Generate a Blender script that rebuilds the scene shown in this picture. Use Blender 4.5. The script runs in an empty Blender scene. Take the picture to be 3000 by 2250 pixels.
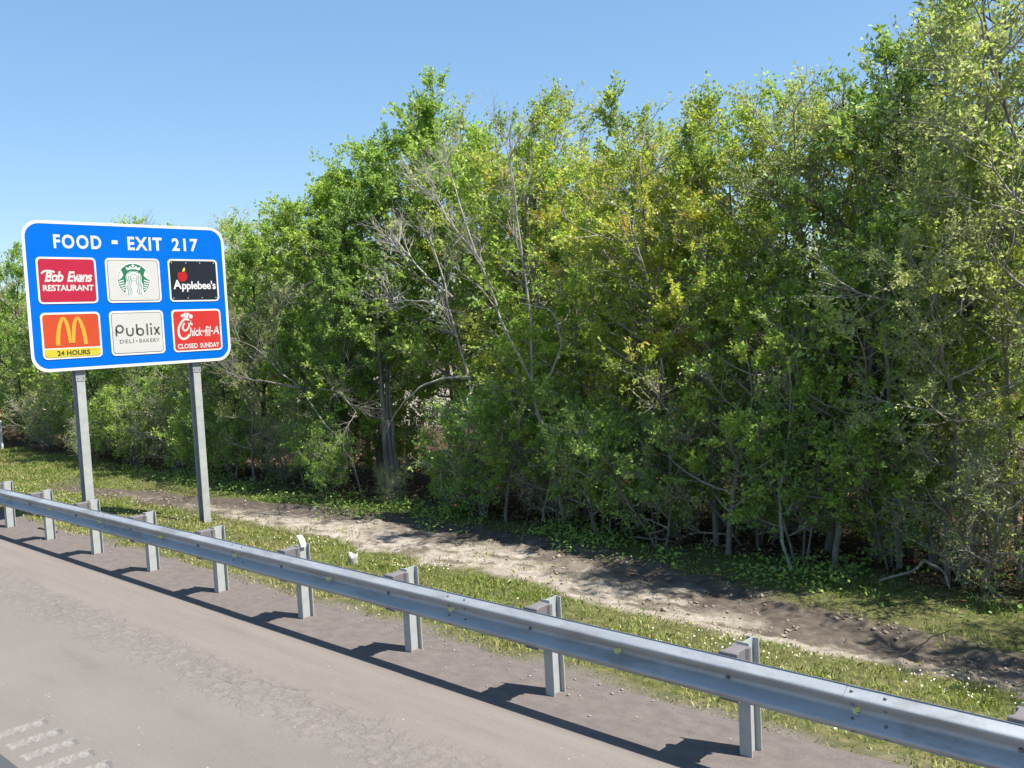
import bpy, bmesh, math, random
import numpy as np
from mathutils import Matrix, Vector

# ------------------------------------------------------------------ scene, camera, world, sun, exposure
S = bpy.context.scene
COL = S.collection
R = math.radians

cam_data = bpy.data.cameras.new('camera')
cam = bpy.data.objects.new('camera', cam_data)
COL.objects.link(cam)
cam_data.sensor_fit = 'HORIZONTAL'
cam_data.sensor_width = 36.0
cam_data.lens = 33.0
cam_data.clip_start = 0.05
cam_data.clip_end = 4000.0
CAM_H = 3.2386
yaw, pitch, roll = R(46.481), R(-3.536), R(-2.956)
fw = Vector((math.sin(yaw) * math.cos(pitch), math.cos(yaw) * math.cos(pitch), math.sin(pitch)))
rt = Vector((math.cos(yaw), -math.sin(yaw), 0))
up = rt.cross(fw)
r2 = rt * math.cos(roll) + up * math.sin(roll)
u2 = -rt * math.sin(roll) + up * math.cos(roll)
cam.matrix_world = Matrix(((r2.x, u2.x, -fw.x, 0), (r2.y, u2.y, -fw.y, 0), (r2.z, u2.z, -fw.z, CAM_H), (0, 0, 0, 1)))
S.camera = cam

SUN_DIR = Vector((0.20, -0.60, 1.0)).normalized()      # from the ground towards the sun
elev = math.asin(SUN_DIR.z)
azim = math.atan2(SUN_DIR.x, SUN_DIR.y)
world = bpy.data.worlds.new('World')
S.world = world
world.use_nodes = True
wn = world.node_tree.nodes
wl = world.node_tree.links
wn.clear()
sky = wn.new('ShaderNodeTexSky')
sky.sky_type = 'NISHITA'
sky.sun_disc = False
sky.sun_elevation = elev
sky.sun_rotation = azim
sky.altitude = 0
sky.air_density = 1.0
sky.dust_density = 0.3
sky.ozone_density = 8.0
bg = wn.new('ShaderNodeBackground')
bg.inputs['Strength'].default_value = 0.138
wo = wn.new('ShaderNodeOutputWorld')
# the camera's soft tone curve on the whole sky: gentler gradient, clear blue
gam = wn.new('ShaderNodeGamma')
gam.inputs['Gamma'].default_value = 0.6
hsv = wn.new('ShaderNodeHueSaturation')
hsv.inputs['Saturation'].default_value = 1.24
wl.new(sky.outputs[0], gam.inputs[0])
wl.new(gam.outputs[0], hsv.inputs['Color'])
wl.new(hsv.outputs[0], bg.inputs[0])
wl.new(bg.outputs[0], wo.inputs[0])

sun_data = bpy.data.lights.new('sun', 'SUN')
sun_data.energy = 4.1
sun_data.angle = R(0.5)
sun_data.color = (1.0, 0.945, 0.86)
sun = bpy.data.objects.new('sun', sun_data)
COL.objects.link(sun)
sun.location = (0, 0, 40)
sun.rotation_euler = SUN_DIR.to_track_quat('Z', 'Y').to_euler()

vs = S.view_settings
vs.view_transform = 'Standard'
vs.look = 'None'
vs.exposure = 1.36
vs.gamma = 1.0
vs.use_curve_mapping = False
S.cycles.use_denoising = True
S.cycles.max_bounces = 9
S.cycles.diffuse_bounces = 7
S.cycles.use_adaptive_sampling = True
S.cycles.adaptive_threshold = 0.02
S.cycles.transparent_max_bounces = 4

rng = np.random.default_rng(7)

# ------------------------------------------------------------------ material helpers
def new_mat(name):
    m = bpy.data.materials.new(name)
    m.use_nodes = True
    nt = m.node_tree
    nt.nodes.clear()
    out = nt.nodes.new('ShaderNodeOutputMaterial')
    return m, nt, out


class NB:
    """tiny node builder"""
    def __init__(self, nt):
        self.nt = nt

    def n(self, kind, **kw):
        o = self.nt.nodes.new(kind)
        for k, v in kw.items():
            setattr(o, k, v)
        return o

    def link(self, a, b):
        self.nt.links.new(a, b)

    def coord(self):
        return self.n('ShaderNodeTexCoord').outputs['Object']

    def noise(self, vec, scale, detail=4, rough=0.6, stretch=None):
        if stretch:
            mp = self.n('ShaderNodeMapping')
            mp.inputs['Scale'].default_value = stretch
            self.link(vec, mp.inputs['Vector'])
            vec = mp.outputs[0]
        t = self.n('ShaderNodeTexNoise')
        t.inputs['Scale'].default_value = scale
        t.inputs['Detail'].default_value = detail
        t.inputs['Roughness'].default_value = rough
        self.link(vec, t.inputs['Vector'])
        return t.outputs['Fac']

    def ramp(self, fac, stops):
        r = self.n('ShaderNodeValToRGB')
        cr = r.color_ramp
        while len(cr.elements) < len(stops):
            cr.elements.new(0.5)
        for e, (p, c) in zip(cr.elements, stops):
            e.position = p
            e.color = (c[0], c[1], c[2], 1) if hasattr(c, '__len__') else (c, c, c, 1)
        self.link(fac, r.inputs[0])
        return r.outputs[0]

    def mix(self, fac, a, b, mode='MIX'):
        m = self.n('ShaderNodeMix', data_type='RGBA', blend_type=mode)
        for s, v in ((m.inputs[0], fac), (m.inputs[6], a), (m.inputs[7], b)):
            if isinstance(v, (int, float)):
                s.default_value = v
            elif isinstance(v, tuple):
                s.default_value = (v[0], v[1], v[2], 1)
            else:
                self.link(v, s)
        return m.outputs[2]

    def math(self, op, a, b=None, c=None, clamp=False):
        m = self.n('ShaderNodeMath', operation=op, use_clamp=clamp)
        for s, v in zip(m.inputs, (a, b, c)):
            if v is None:
                continue
            if isinstance(v, (int, float)):
                s.default_value = v
            else:
                self.link(v, s)
        return m.outputs[0]

    def smooth(self, v, lo, hi):
        m = self.n('ShaderNodeMapRange', interpolation_type='SMOOTHSTEP')
        self.link(v, m.inputs[0])
        m.inputs[1].default_value = lo
        m.inputs[2].default_value = hi
        return m.outputs[0]

    def attr(self, name):
        a = self.n('ShaderNodeAttribute')
        a.attribute_name = name
        return a.outputs['Fac']

    def bump(self, height, strength, dist=0.02):
        b = self.n('ShaderNodeBump')
        b.inputs['Strength'].default_value = strength
        b.inputs['Distance'].default_value = dist
        self.link(height, b.inputs['Height'])
        return b.outputs[0]

    def bsdf(self, color, rough=0.8, metallic=0.0, normal=None, spec=0.3):
        p = self.n('ShaderNodeBsdfPrincipled')
        for s, v in ((p.inputs['Base Color'], color), (p.inputs['Roughness'], rough), (p.inputs['Metallic'], metallic)):
            if isinstance(v, (int, float)):
                s.default_value = v
            elif isinstance(v, tuple):
                s.default_value = (v[0], v[1], v[2], 1)
            else:
                self.link(v, s)
        p.inputs['Specular IOR Level'].default_value = spec
        if normal is not None:
            self.link(normal, p.inputs['Normal'])
        return p.outputs[0]


def plain(name, c, rough=0.6, metallic=0.0, var=0.12, scale=6.0, bump=0.0, spec=0.3):
    m, nt, out = new_mat(name)
    b = NB(nt)
    co = b.coord()
    f = b.noise(co, scale, 5, 0.65)
    lo = tuple(x * (1 - var) for x in c)
    hi = tuple(min(1, x * (1 + var)) for x in c)
    col = b.ramp(f, [(0.3, lo), (0.7, hi)])
    nrm = b.bump(b.noise(co, scale * 8, 3), bump) if bump else None
    b.link(b.bsdf(col, rough, metallic, nrm, spec), out.inputs[0])
    return m


def foliage_mat(name, ramp_cols, transl=0.35, gloss=0.03, rough=0.5):
    """leaf colour from a per-leaf 'tint' attribute plus a drift from tree to tree"""
    m, nt, out = new_mat(name)
    b = NB(nt)
    t = b.attr('tint')
    info = b.n('ShaderNodeObjectInfo')
    rnd = b.math('MULTIPLY_ADD', info.outputs['Random'], 0.24, -0.12)
    f = b.math('ADD', t, rnd, clamp=True)
    col = b.ramp(f, ramp_cols)
    d = b.n('ShaderNodeBsdfDiffuse')
    b.link(col, d.inputs[0])
    tr = b.n('ShaderNodeBsdfTranslucent')
    tcol = b.mix(0.5, col, (0.50, 0.66, 0.07))
    b.link(tcol, tr.inputs[0])
    g = b.n('ShaderNodeBsdfGlossy')
    g.inputs['Roughness'].default_value = rough
    g.inputs['Color'].default_value = (0.8, 0.85, 0.8, 1)
    m1 = b.n('ShaderNodeMixShader')
    m1.inputs[0].default_value = transl
    b.link(d.outputs[0], m1.inputs[1])
    b.link(tr.outputs[0], m1.inputs[2])
    m2 = b.n('ShaderNodeMixShader')
    m2.inputs[0].default_value = gloss
    b.link(m1.outputs[0], m2.inputs[1])
    b.link(g.outputs[0], m2.inputs[2])
    b.link(m2.outputs[0], out.inputs[0])
    return m


def bark_mat(name, a, c, scale=9.0):
    m, nt, out = new_mat(name)
    b = NB(nt)
    co = b.coord()
    f = b.noise(co, scale, 5, 0.7, (1, 1, 0.25))
    g = b.noise(co, 3.0, 3, 0.6)
    col = b.mix(b.smooth(g, 0.45, 0.65), b.ramp(f, [(0.3, a), (0.7, c)]), tuple(0.5 * (x + y) * 0.8 for x, y in zip(a, c)))
    b.link(b.bsdf(col, 0.9, 0, b.bump(f, 0.4), 0.15), out.inputs[0])
    return m


# ------------------------------------------------------------------ object helpers
def tag(o, label=None, cat=None, group=None, kind=None):
    if label:
        o['label'] = label
    if cat:
        o['category'] = cat
    if group:
        o['group'] = group
    if kind:
        o['kind'] = kind
    return o


def link(name, me, parent=None, mat=None):
    if mat is not None and not me.materials:
        me.materials.append(mat)
    o = bpy.data.objects.new(name, me)
    COL.objects.link(o)
    if parent is not None:
        o.parent = parent
    return o


def empty(name, loc=(0, 0, 0), rz=0.0):
    o = bpy.data.objects.new(name, None)
    o.empty_display_size = 0.2
    COL.objects.link(o)
    o.location = loc
    o.rotation_euler.z = rz
    return o


def mesh_np(name, verts, faces, attrs=None, smooth=False):
    """verts (N,3); faces: (M,k) int array, or a list of such arrays"""
    verts = np.asarray(verts, dtype=np.float32)
    fl = faces if isinstance(faces, list) else [faces]
    fl = [np.asarray(f, dtype=np.int32) for f in fl if len(f)]
    me = bpy.data.meshes.new(name)
    me.vertices.add(len(verts))
    me.vertices.foreach_set('co', verts.ravel())
    loops = np.concatenate([f.ravel() for f in fl])
    tot = np.concatenate([np.full(len(f), f.shape[1], np.int32) for f in fl])
    start = np.concatenate([[0], np.cumsum(tot)[:-1]]).astype(np.int32)
    me.loops.add(len(loops))
    me.loops.foreach_set('vertex_index', loops)
    me.polygons.add(len(tot))
    me.polygons.foreach_set('loop_start', start)
    if smooth:
        me.polygons.foreach_set('use_smooth', np.ones(len(tot), dtype=bool))
    me.update(calc_edges=True)
    for k, (dom, v) in (attrs or {}).items():
        a = me.attributes.new(k, 'FLOAT', dom)
        a.data.foreach_set('value', np.asarray(v, dtype=np.float32))
    return me


def bm_mesh(name, bm, smooth=False):
    me = bpy.data.meshes.new(name)
    bm.normal_update()
    bm.to_mesh(me)
    bm.free()
    if smooth:
        me.polygons.foreach_set('use_smooth', np.ones(len(me.polygons), dtype=bool))
    return me


def box_bm(x0, x1, y0, y1, z0, z1, bevel=0.0, segs=1):
    bm = bmesh.new()
    bmesh.ops.create_cube(bm, size=1.0)
    for v in bm.verts:
        v.co = ((x0 + x1) / 2 + v.co.x * (x1 - x0), (y0 + y1) / 2 + v.co.y * (y1 - y0), (z0 + z1) / 2 + v.co.z * (z1 - z0))
    if bevel:
        bmesh.ops.bevel(bm, geom=bm.edges[:], offset=bevel, segments=segs, affect='EDGES')
    return bm


def box(name, ext, mat, parent=None, bevel=0.0):
    return link(name, bm_mesh(name, box_bm(*ext, bevel=bevel)), parent, mat)


# value noise in numpy for shaping the ground and the borders between its covers
_tab = np.random.default_rng(99).random((256, 256))


def vnoise(x, y, scale=1.0, octaves=3, seed=0):
    x = np.asarray(x, float) / scale + 37.1 * seed + 1000
    y = np.asarray(y, float) / scale + 11.7 * seed + 1000
    tot = 0
    amp = 1.0
    norm = 0
    for o in range(octaves):
        xi = np.floor(x).astype(int)
        yi = np.floor(y).astype(int)
        fx = x - xi
        fy = y - yi
        fx = fx * fx * (3 - 2 * fx)
        fy = fy * fy * (3 - 2 * fy)
        a = _tab[xi % 256, yi % 256]
        b_ = _tab[(xi + 1) % 256, yi % 256]
        c = _tab[xi % 256, (yi + 1) % 256]
        d = _tab[(xi + 1) % 256, (yi + 1) % 256]
        tot = tot + amp * ((a * (1 - fx) + b_ * fx) * (1 - fy) + (c * (1 - fx) + d * fx) * fy)
        norm += amp
        amp *= 0.5
        x = x * 2.03 + 5.3
        y = y * 2.03 + 9.1
    return tot / norm * 2 - 1          # -1 .. 1


def sstep(v, lo, hi):
    t = np.clip((v - lo) / (hi - lo), 0, 1)
    return t * t * (3 - 2 * t)


# ------------------------------------------------------------------ the ground: borders and height
_ky = [-40, 2, 5, 8.3, 10.5, 13.7, 17, 20, 23, 26.5, 30, 90]
_near = [9.5, 9.5, 9.55, 9.85, 10.1, 10.3, 10.4, 10.45, 10.35, 10.6, 11.5, 12.6]
_far = [11.0, 11.0, 11.2, 11.8, 12.3, 12.5, 12.3, 11.6, 11.0, 10.6, 11.5, 12.6]


def sand_near(y):
    return np.interp(y, _ky, _near) + 0.28 * vnoise(y, y * 0, 1.7, 3, 3)


def sand_far(y):
    return np.interp(y, _ky, _far) + 0.25 * vnoise(y, y * 0, 1.3, 3, 4)


def covers(x, y):
    """how much of each cover lies at (x, y): sand, dark soil with painted shade, grass, leaf litter"""
    n1 = vnoise(x, y, 0.55, 4, 5) * 0.35
    a, b_ = sand_near(y), sand_far(y)
    sand = sstep(x + n1, a - 0.12, a + 0.22) * (1 - sstep(x + n1 * 2.2 + 0.5 * vnoise(x, y, 1.8, 2, 6), b_ - 1.5, b_ - 0.4))
    soil = sstep(x + n1 * 2.2 + 0.5 * vnoise(x, y, 1.8, 2, 6), b_ - 1.5, b_ - 0.6) * (1 - sstep(x + n1, b_ - 0.05, b_ + 0.4)) * (1 - sstep(y, 26, 30))  # dark soil, widened over the track's far half to paint in tree shade
    patch = sstep(vnoise(x * 1.5, y * 0.55, 0.33, 3, 7), 0.12, 0.4) * sand * 0.85  # soil-coloured streaks that paint the shade of small relief into the sand
    sand, soil = sand - patch, np.clip(soil + patch, 0, 1)
    litter = sstep(x + n1 * 1.3, 13.0, 13.8)
    edge = 1 - sstep(x + n1 * 0.6, 6.35, 6.75)
    grass = np.clip(1 - sand - soil - litter - edge, 0, 1)
    return sand, soil, grass, litter, edge


def base_z(x):
    return np.interp(x, [-60, -14, -12, 6.25, 6.6, 7.2, 10.1, 400], [-0.6, -0.6, -0.06, -0.035, 0.0, -0.085, -0.65, -0.65])


def ground_z(x, y):
    x = np.asarray(x, float)
    y = np.asarray(y, float)
    z = base_z(x)
    near = sstep(x, 6.2, 6.6)
    sand, soil, grass, litter, edge = covers(x, y)
    rough = near * (0.012 * vnoise(x, y, 0.3, 3, 8) + 0.03 * vnoise(x, y, 1.6, 2, 9))
    clod = vnoise(x, y * 0.8, 0.22, 3, 11)
    rough = rough + (sand * 0.5 + soil) * (0.09 * np.abs(clod) ** 1.2 + 0.07 * np.abs(vnoise(x * 1.8, y * 0.6, 0.4, 3, 12)))
    rut = np.exp(-((x - sand_far(y) + 0.35) / 0.22) ** 2) * (1 - sstep(y, 20, 26))
    return z + rough - 0.07 * rut + litter * 0.03 * vnoise(x, y, 0.4, 2, 15)


def growing(a, b_, first, factor=1.35):
    out = []
    s = first
    v = a
    sign = 1 if b_ > a else -1
    while (b_ - v) * sign > 0:
        v += sign * s
        s *= factor
        out.append(v)
    return np.array(out)


gx = np.concatenate([growing(5.9, -700, 0.4)[::-1], np.arange(5.9, 13.8, 0.06), np.arange(13.8, 24, 0.3), growing(24, 900, 0.6)])
gy = np.concatenate([growing(0, -700, 0.4)[::-1], np.arange(0, 27, 0.075), np.arange(27, 46, 0.3), growing(46, 900, 0.6)])
XX, YY = np.meshgrid(gx, gy, indexing='ij')
ZZ = ground_z(XX, YY)
nx, ny = len(gx), len(gy)
idx = np.arange(nx * ny).reshape(nx, ny)
gf = np.stack([idx[:-1, :-1], idx[1:, :-1], idx[1:, 1:], idx[:-1, 1:]], -1).reshape(-1, 4)
sand_w, soil_shade_w, grass_w, litter_w, edge_w = covers(XX, YY)
# a bare sandy clearing beyond the belt of trees
clear_w = sstep(XX, 24, 27) * (1 - sstep(XX, 60, 66)) * sstep(YY, 26, 30) * (1 - sstep(YY, 66, 72))

m_ground, nt, out = new_mat('ground_cover')
b = NB(nt)
co = b.coord()
n_f = b.noise(co, 38, 4, 0.65)
n_m = b.noise(co, 6, 5, 0.65)
n_b = b.noise(co, 0.9, 3, 0.6)
c_sand = b.ramp(b.math('ADD', b.math('MULTIPLY', n_f, 0.5), b.math('MULTIPLY', n_m, 0.5)), [(0.34, (0.1398, 0.1146, 0.09391)), (0.50, (0.2716, 0.2334, 0.1977)), (0.66, (0.4115, 0.3733, 0.341))])
c_soil_shade = b.ramp(n_m, [(0.3, (0.04455, 0.03645, 0.03078)), (0.6, (0.1053, 0.08748, 0.07128)), (0.75, (0.1782, 0.1499, 0.1175))])  # dark soil colour, also carries the painted tree and relief shade
c_grass = b.ramp(n_m, [(0.3, (0.04455, 0.05346, 0.01782)), (0.5, (0.08505, 0.0891, 0.03402)), (0.68, (0.1539, 0.1336, 0.0648))])
c_litter = b.ramp(n_m, [(0.3, (0.02835, 0.02106, 0.01458)), (0.55, (0.07695, 0.0486, 0.0324)), (0.75, (0.162, 0.0972, 0.06075))])
c_edge = b.ramp(n_f, [(0.3, (0.08736, 0.07535, 0.06783)), (0.55, (0.1478, 0.131, 0.1163)), (0.75, (0.2218, 0.19, 0.1583))])
col = b.mix(b.attr('litter'), c_grass, c_litter)
col = b.mix(b.attr('soil'), col, c_soil_shade)
col = b.mix(b.attr('sand'), col, c_sand)
col = b.mix(b.attr('edge'), col, c_edge)
b.link(b.bsdf(col, 0.95, 0, b.bump(b.math('ADD', n_f, n_m), 0.5, 0.02), 0.1), out.inputs[0])
ground = link('ground', mesh_np('ground', np.stack([XX, YY, ZZ], -1).reshape(-1, 3), gf,
                                {'sand': ('POINT', np.maximum(sand_w, clear_w).ravel()), 'soil': ('POINT', soil_shade_w.ravel()), 'litter': ('POINT', (litter_w * (1 - clear_w)).ravel()),
                                 'edge': ('POINT', edge_w.ravel())}, True), None, m_ground)
tag(ground, 'sloping verge of grass, pale sand track, dark soil and painted shade beside the road', kind='structure')

# ------------------------------------------------------------------ road: hard shoulder with rumble grooves, driving lane
m_sh, nt, out = new_mat('shoulder_asphalt')
b = NB(nt)
co = b.coord()
sep = b.n('ShaderNodeSeparateXYZ')
b.link(co, sep.inputs[0])
X = sep.outputs[0]
fine = b.noise(co, 120, 3, 0.7)
med = b.noise(co, 9, 5, 0.65, (1, 0.6, 1))
big = b.noise(co, 1.1, 4, 0.6, (1, 0.35, 1))
streak = b.noise(co, 3.0, 4, 0.6, (2.2, 0.12, 1))
Xw = b.math('ADD', X, b.math('MULTIPLY_ADD', b.noise(co, 1.7, 5, 0.75, (1, 0.7, 1)), 0.7, -0.35))
c_grey = b.ramp(b.math('ADD', b.math('MULTIPLY', fine, 0.45), b.math('MULTIPLY', big, 0.55)), [(0.3, (0.139, 0.1255, 0.114)), (0.5, (0.1656, 0.1499, 0.1352)), (0.7, (0.1916, 0.1741, 0.1567))])
c_beige = b.ramp(b.math('ADD', b.math('MULTIPLY', streak, 0.6), b.math('MULTIPLY', fine, 0.4)), [(0.3, (0.1566, 0.1359, 0.1196)), (0.7, (0.2008, 0.1778, 0.1592))])
c_rough = b.ramp(b.math('ADD', b.math('MULTIPLY', med, 0.7), b.math('MULTIPLY', fine, 0.3)), [(0.36, (0.1124, 0.09582, 0.08638)), (0.5, (0.1606, 0.1401, 0.1256)), (0.66, (0.2055, 0.1811, 0.1609))])
c_pad = b.ramp(b.math('ADD', b.math('MULTIPLY', med, 0.5), b.math('MULTIPLY', fine, 0.5)), [(0.32, (0.09256, 0.07783, 0.07182)), (0.5, (0.1316, 0.1129, 0.1041)), (0.7, (0.174, 0.1505, 0.1344))])
roughband = b.math('MULTIPLY', b.smooth(Xw, 3.95, 4.3), b.math('SUBTRACT', 1.0, b.smooth(Xw, 4.62, 4.78)))
roughband = b.math('MULTIPLY', roughband, b.smooth(med, 0.42, 0.56))
col = b.mix(b.smooth(Xw, 4.5, 4.78), c_grey, c_beige)
col = b.mix(roughband, col, c_rough)
col = b.mix(b.smooth(X, 5.44, 5.56), col, c_pad)
# fine cracks in the worn band, coarse aggregate everywhere
cv = b.n('ShaderNodeTexVoronoi', feature='DISTANCE_TO_EDGE')
cv.inputs['Scale'].default_value = 1.5
wob = b.n('ShaderNodeMix', data_type='RGBA', blend_type='ADD')
wob.inputs[0].default_value = 0.25
b.link(co, wob.inputs[6])
wn_ = b.n('ShaderNodeTexNoise')
wn_.inputs['Scale'].default_value = 3.5
b.link(co, wn_.inputs['Vector'])
b.link(wn_.outputs['Color'], wob.inputs[7])
b.link(wob.outputs[2], cv.inputs['Vector'])
crack = b.math('LESS_THAN', cv.outputs['Distance'], 0.007)
crack = b.math('MULTIPLY', crack, b.math('MULTIPLY', b.smooth(Xw, 3.7, 4.1), b.math('SUBTRACT', 1.0, b.smooth(Xw, 4.7, 4.9))))
crack = b.math('MULTIPLY', crack, b.smooth(b.noise(co, 0.6, 2), 0.42, 0.6))
col = b.mix(b.math('MULTIPLY', crack, 0.6), col, (0.085, 0.078, 0.072))
agg = b.noise(co, 48, 3, 0.85)
col = b.mix(b.math('MULTIPLY', b.smooth(agg, 0.52, 0.66), 0.8), col, b.mix(1.0, col, (0.80, 0.80, 0.80), 'MULTIPLY'))
col = b.mix(b.math('MULTIPLY', b.smooth(agg, 0.46, 0.30), 0.8), col, b.mix(1.0, col, (1.18, 1.18, 1.18), 'MULTIPLY'))
# sand grains and pale chips lying in the surface
vor = b.n('ShaderNodeTexVoronoi')
vor.inputs['Scale'].default_value = 9.0
b.link(co, vor.inputs['Vector'])
chip = b.math('LESS_THAN', vor.outputs['Distance'], 0.055)
col = b.mix(b.math('MULTIPLY', b.smooth(b.noise(co, 260, 2, 0.6), 0.58, 0.72), 0.35), col, b.mix(1.0, col, (0.72, 0.72, 0.72), 'MULTIPLY'))
col = b.mix(b.math('MULTIPLY', b.smooth(b.noise(co, 2.6, 5, 0.7, (1.2, 0.25, 1)), 0.52, 0.72), 0.5), col, b.mix(1.0, col, (0.84, 0.83, 0.83), 'MULTIPLY'))
col = b.mix(b.math('MULTIPLY', chip, b.smooth(b.noise(co, 2.3, 2), 0.5, 0.62)), col, (0.55, 0.51, 0.46))
# a thin worn paving joint
joint = b.math('LESS_THAN', b.math('ABSOLUTE', b.math('SUBTRACT', X, b.math('MULTIPLY_ADD', b.noise(co, 0.7, 2), 0.03, 2.985))), 0.005)
col = b.mix(b.math('MULTIPLY', joint, b.math('MULTIPLY', b.smooth(b.noise(co, 5, 2), 0.5, 0.65), 0.45)), col, (0.30, 0.275, 0.25))
hgt = b.math('ADD', b.math('MULTIPLY', fine, 0.35), b.math('MULTIPLY', b.math('MULTIPLY', med, roughband), 2.2))
b.link(b.bsdf(col, 0.9, 0, b.bump(hgt, 0.45, 0.02), 0.2), out.inputs[0])

Y0, Y1 = -30.0, 110.0
RX0, RX1 = 2.50, 2.93
GP, GL = 0.325, 0.17            # groove pitch and length along the road
GY0 = 7.215
ks = np.arange(math.ceil((-8 - GY0) / GP), math.floor((48 - GY0) / GP))
groove_y = GY0 + ks * GP
# milled in runs with gaps between
groove_y = groove_y[((groove_y - 8.7) % 16.0) > 3.4]
V, F = [], []


def quad(x0, x1, y0, y1, z=0.0):
    i = len(V)
    V.extend([(x0, y0, z), (x1, y0, z), (x1, y1, z), (x0, y1, z)])
    F.append((i, i + 1, i + 2, i + 3))


yb = [Y0]
for gy_ in groove_y:
    quad(RX0, RX1, yb[-1], gy_)
    yb.append(gy_ + GL)
quad(RX0, RX1, yb[-1], Y1)
quad(2.42, RX0, Y0, Y1)
quad(RX1, 6.1, Y0, Y1)
ey = np.concatenate([np.arange(Y0, Y1, 0.12), [Y1]])
ex = 6.47 + 0.10 * vnoise(ey, ey * 0, 0.9, 4, 21) + 0.07 * vnoise(ey, ey * 0, 3.0, 2, 22)
for k in range(len(ey) - 1):
    i = len(V)
    V.extend([(6.1, ey[k], 0), (ex[k], ey[k], -0.002), (ex[k + 1], ey[k + 1], -0.002), (6.1, ey[k + 1], 0)])
    F.append((i, i + 1, i + 2, i + 3))
me = mesh_np('shoulder', V, np.array(F))
shoulder = link('shoulder', me, None, m_sh)
tag(shoulder, 'pale worn asphalt shoulder running under the guardrail', kind='structure')

# one milled groove, copied along the strip
m_gr, nt, out = new_mat('milled_asphalt')
b = NB(nt)
co = b.coord()
f1 = b.noise(co, 60, 4, 0.7, (1, 0.35, 1))
f2 = b.noise(co, 14, 3, 0.6)
col = b.ramp(b.math('ADD', b.math('MULTIPLY', f1, 0.6), b.math('MULTIPLY', f2, 0.4)), [(0.36, (0.1221, 0.1105, 0.1041)), (0.52, (0.1934, 0.1781, 0.1676)), (0.68, (0.2648, 0.2461, 0.2311))])
b.link(b.bsdf(col, 0.85, 0, b.bump(f1, 0.7, 0.02), 0.25), out.inputs[0])
nu, nv = 40, 9
uu, vv = np.meshgrid(np.linspace(0, 1, nu), np.linspace(0, 1, nv), indexing='ij')
dish = (1 - (2 * vv - 1) ** 2) * np.clip(np.minimum(uu, 1 - uu) * 14, 0, 1)
ridge = 0.006 * np.abs(vnoise(uu * 0.43 + vv * 0.05, vv * 0.05, 0.022, 2, 31)) * (dish > 0)
gz_ = -0.030 * dish + 1.6 * ridge * np.clip(dish * 2, 0, 1)
gverts = np.stack([RX0 + (RX1 - RX0) * uu, GL * vv, gz_], -1).reshape(-1, 3)
ii = np.arange(nu * nv).reshape(nu, nv)
gq = np.stack([ii[:-1, :-1], ii[1:, :-1], ii[1:, 1:], ii[:-1, 1:]], -1).reshape(-1, 4)
me_groove = mesh_np('rumble_groove', gverts, gq)
me_groove.materials.append(m_gr)
for gy_ in groove_y:
    g = link('rumble_groove', me_groove, shoulder)
    g.location = (0, gy_, 0)

m_lane, nt, out = new_mat('lane_asphalt')
b = NB(nt)
co = b.coord()
f1 = b.noise(co, 140, 3, 0.7)
f2 = b.noise(co, 0.8, 4, 0.6, (1, 0.15, 1))
col = b.ramp(b.math('ADD', b.math('MULTIPLY', f1, 0.6), b.math('MULTIPLY', f2, 0.4)), [(0.3, (0.045, 0.047, 0.052)), (0.7, (0.085, 0.087, 0.092))])
b.link(b.bsdf(col, 0.88, 0, b.bump(f1, 0.4, 0.01), 0.25), out.inputs[0])
lane = link('road', mesh_np('road', [(-11.5, Y0, 0), (2.42, Y0, 0), (2.42, Y1, 0), (-11.5, Y1, 0)], np.array([(0, 1, 2, 3)])), None, m_lane)
tag(lane, 'dark asphalt driving lane beside the rumble grooves', kind='structure')

# ------------------------------------------------------------------ guardrail
m_galv, nt, out = new_mat('galvanised_steel')
b = NB(nt)
co = b.coord()
f1 = b.noise(co, 5, 5, 0.6, (1, 0.3, 1.6))
f2 = b.noise(co, 55, 3, 0.6)
col = b.ramp(b.math('ADD', b.math('MULTIPLY', f1, 0.6), b.math('MULTIPLY', f2, 0.4)), [(0.3, (0.34, 0.36, 0.375)), (0.68, (0.46, 0.48, 0.495))])
rgh = b.ramp(f1, [(0.3, 0.58), (0.7, 0.74)])
dirt = b.noise(co, 2.2, 6, 0.72, (1, 0.5, 2.5))
col = b.mix(b.math('MULTIPLY', b.smooth(dirt, 0.48, 0.68), 0.6), col, (0.24, 0.225, 0.20))
b.link(b.bsdf(col, rgh, 0.66, b.bump(f2, 0.05, 0.01), 0.5), out.inputs[0])
m_post = plain('post_steel', (0.3528, 0.3696, 0.3612), 0.55, 0.15, 0.14, 7, 0.05)
m_block = plain('block_composite', (0.1411, 0.1305, 0.1376), 0.75, 0.0, 0.12, 9, 0.1)
m_bolt = plain('bolt_steel', (0.17, 0.175, 0.18), 0.5, 0.6, 0.1)
m_refl = plain('reflector_yellow', (0.5544, 0.6216, 0.252), 0.3, 0.0, 0.05)
m_reflb = plain('reflector_bracket', (0.5208, 0.5292, 0.5208), 0.45, 0.4, 0.05)

PX, PY0, SP = 6.023, 18.716, 1.905
guard = empty('guardrail', (PX, 9.0, 0))
tag(guard, 'galvanised steel guardrail with one corrugated beam on grey posts along the shoulder', 'guardrail')


def at_guard(o):
    o.location = (o.location.x - PX, o.location.y - 9.0, o.location.z)
    return o


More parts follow.
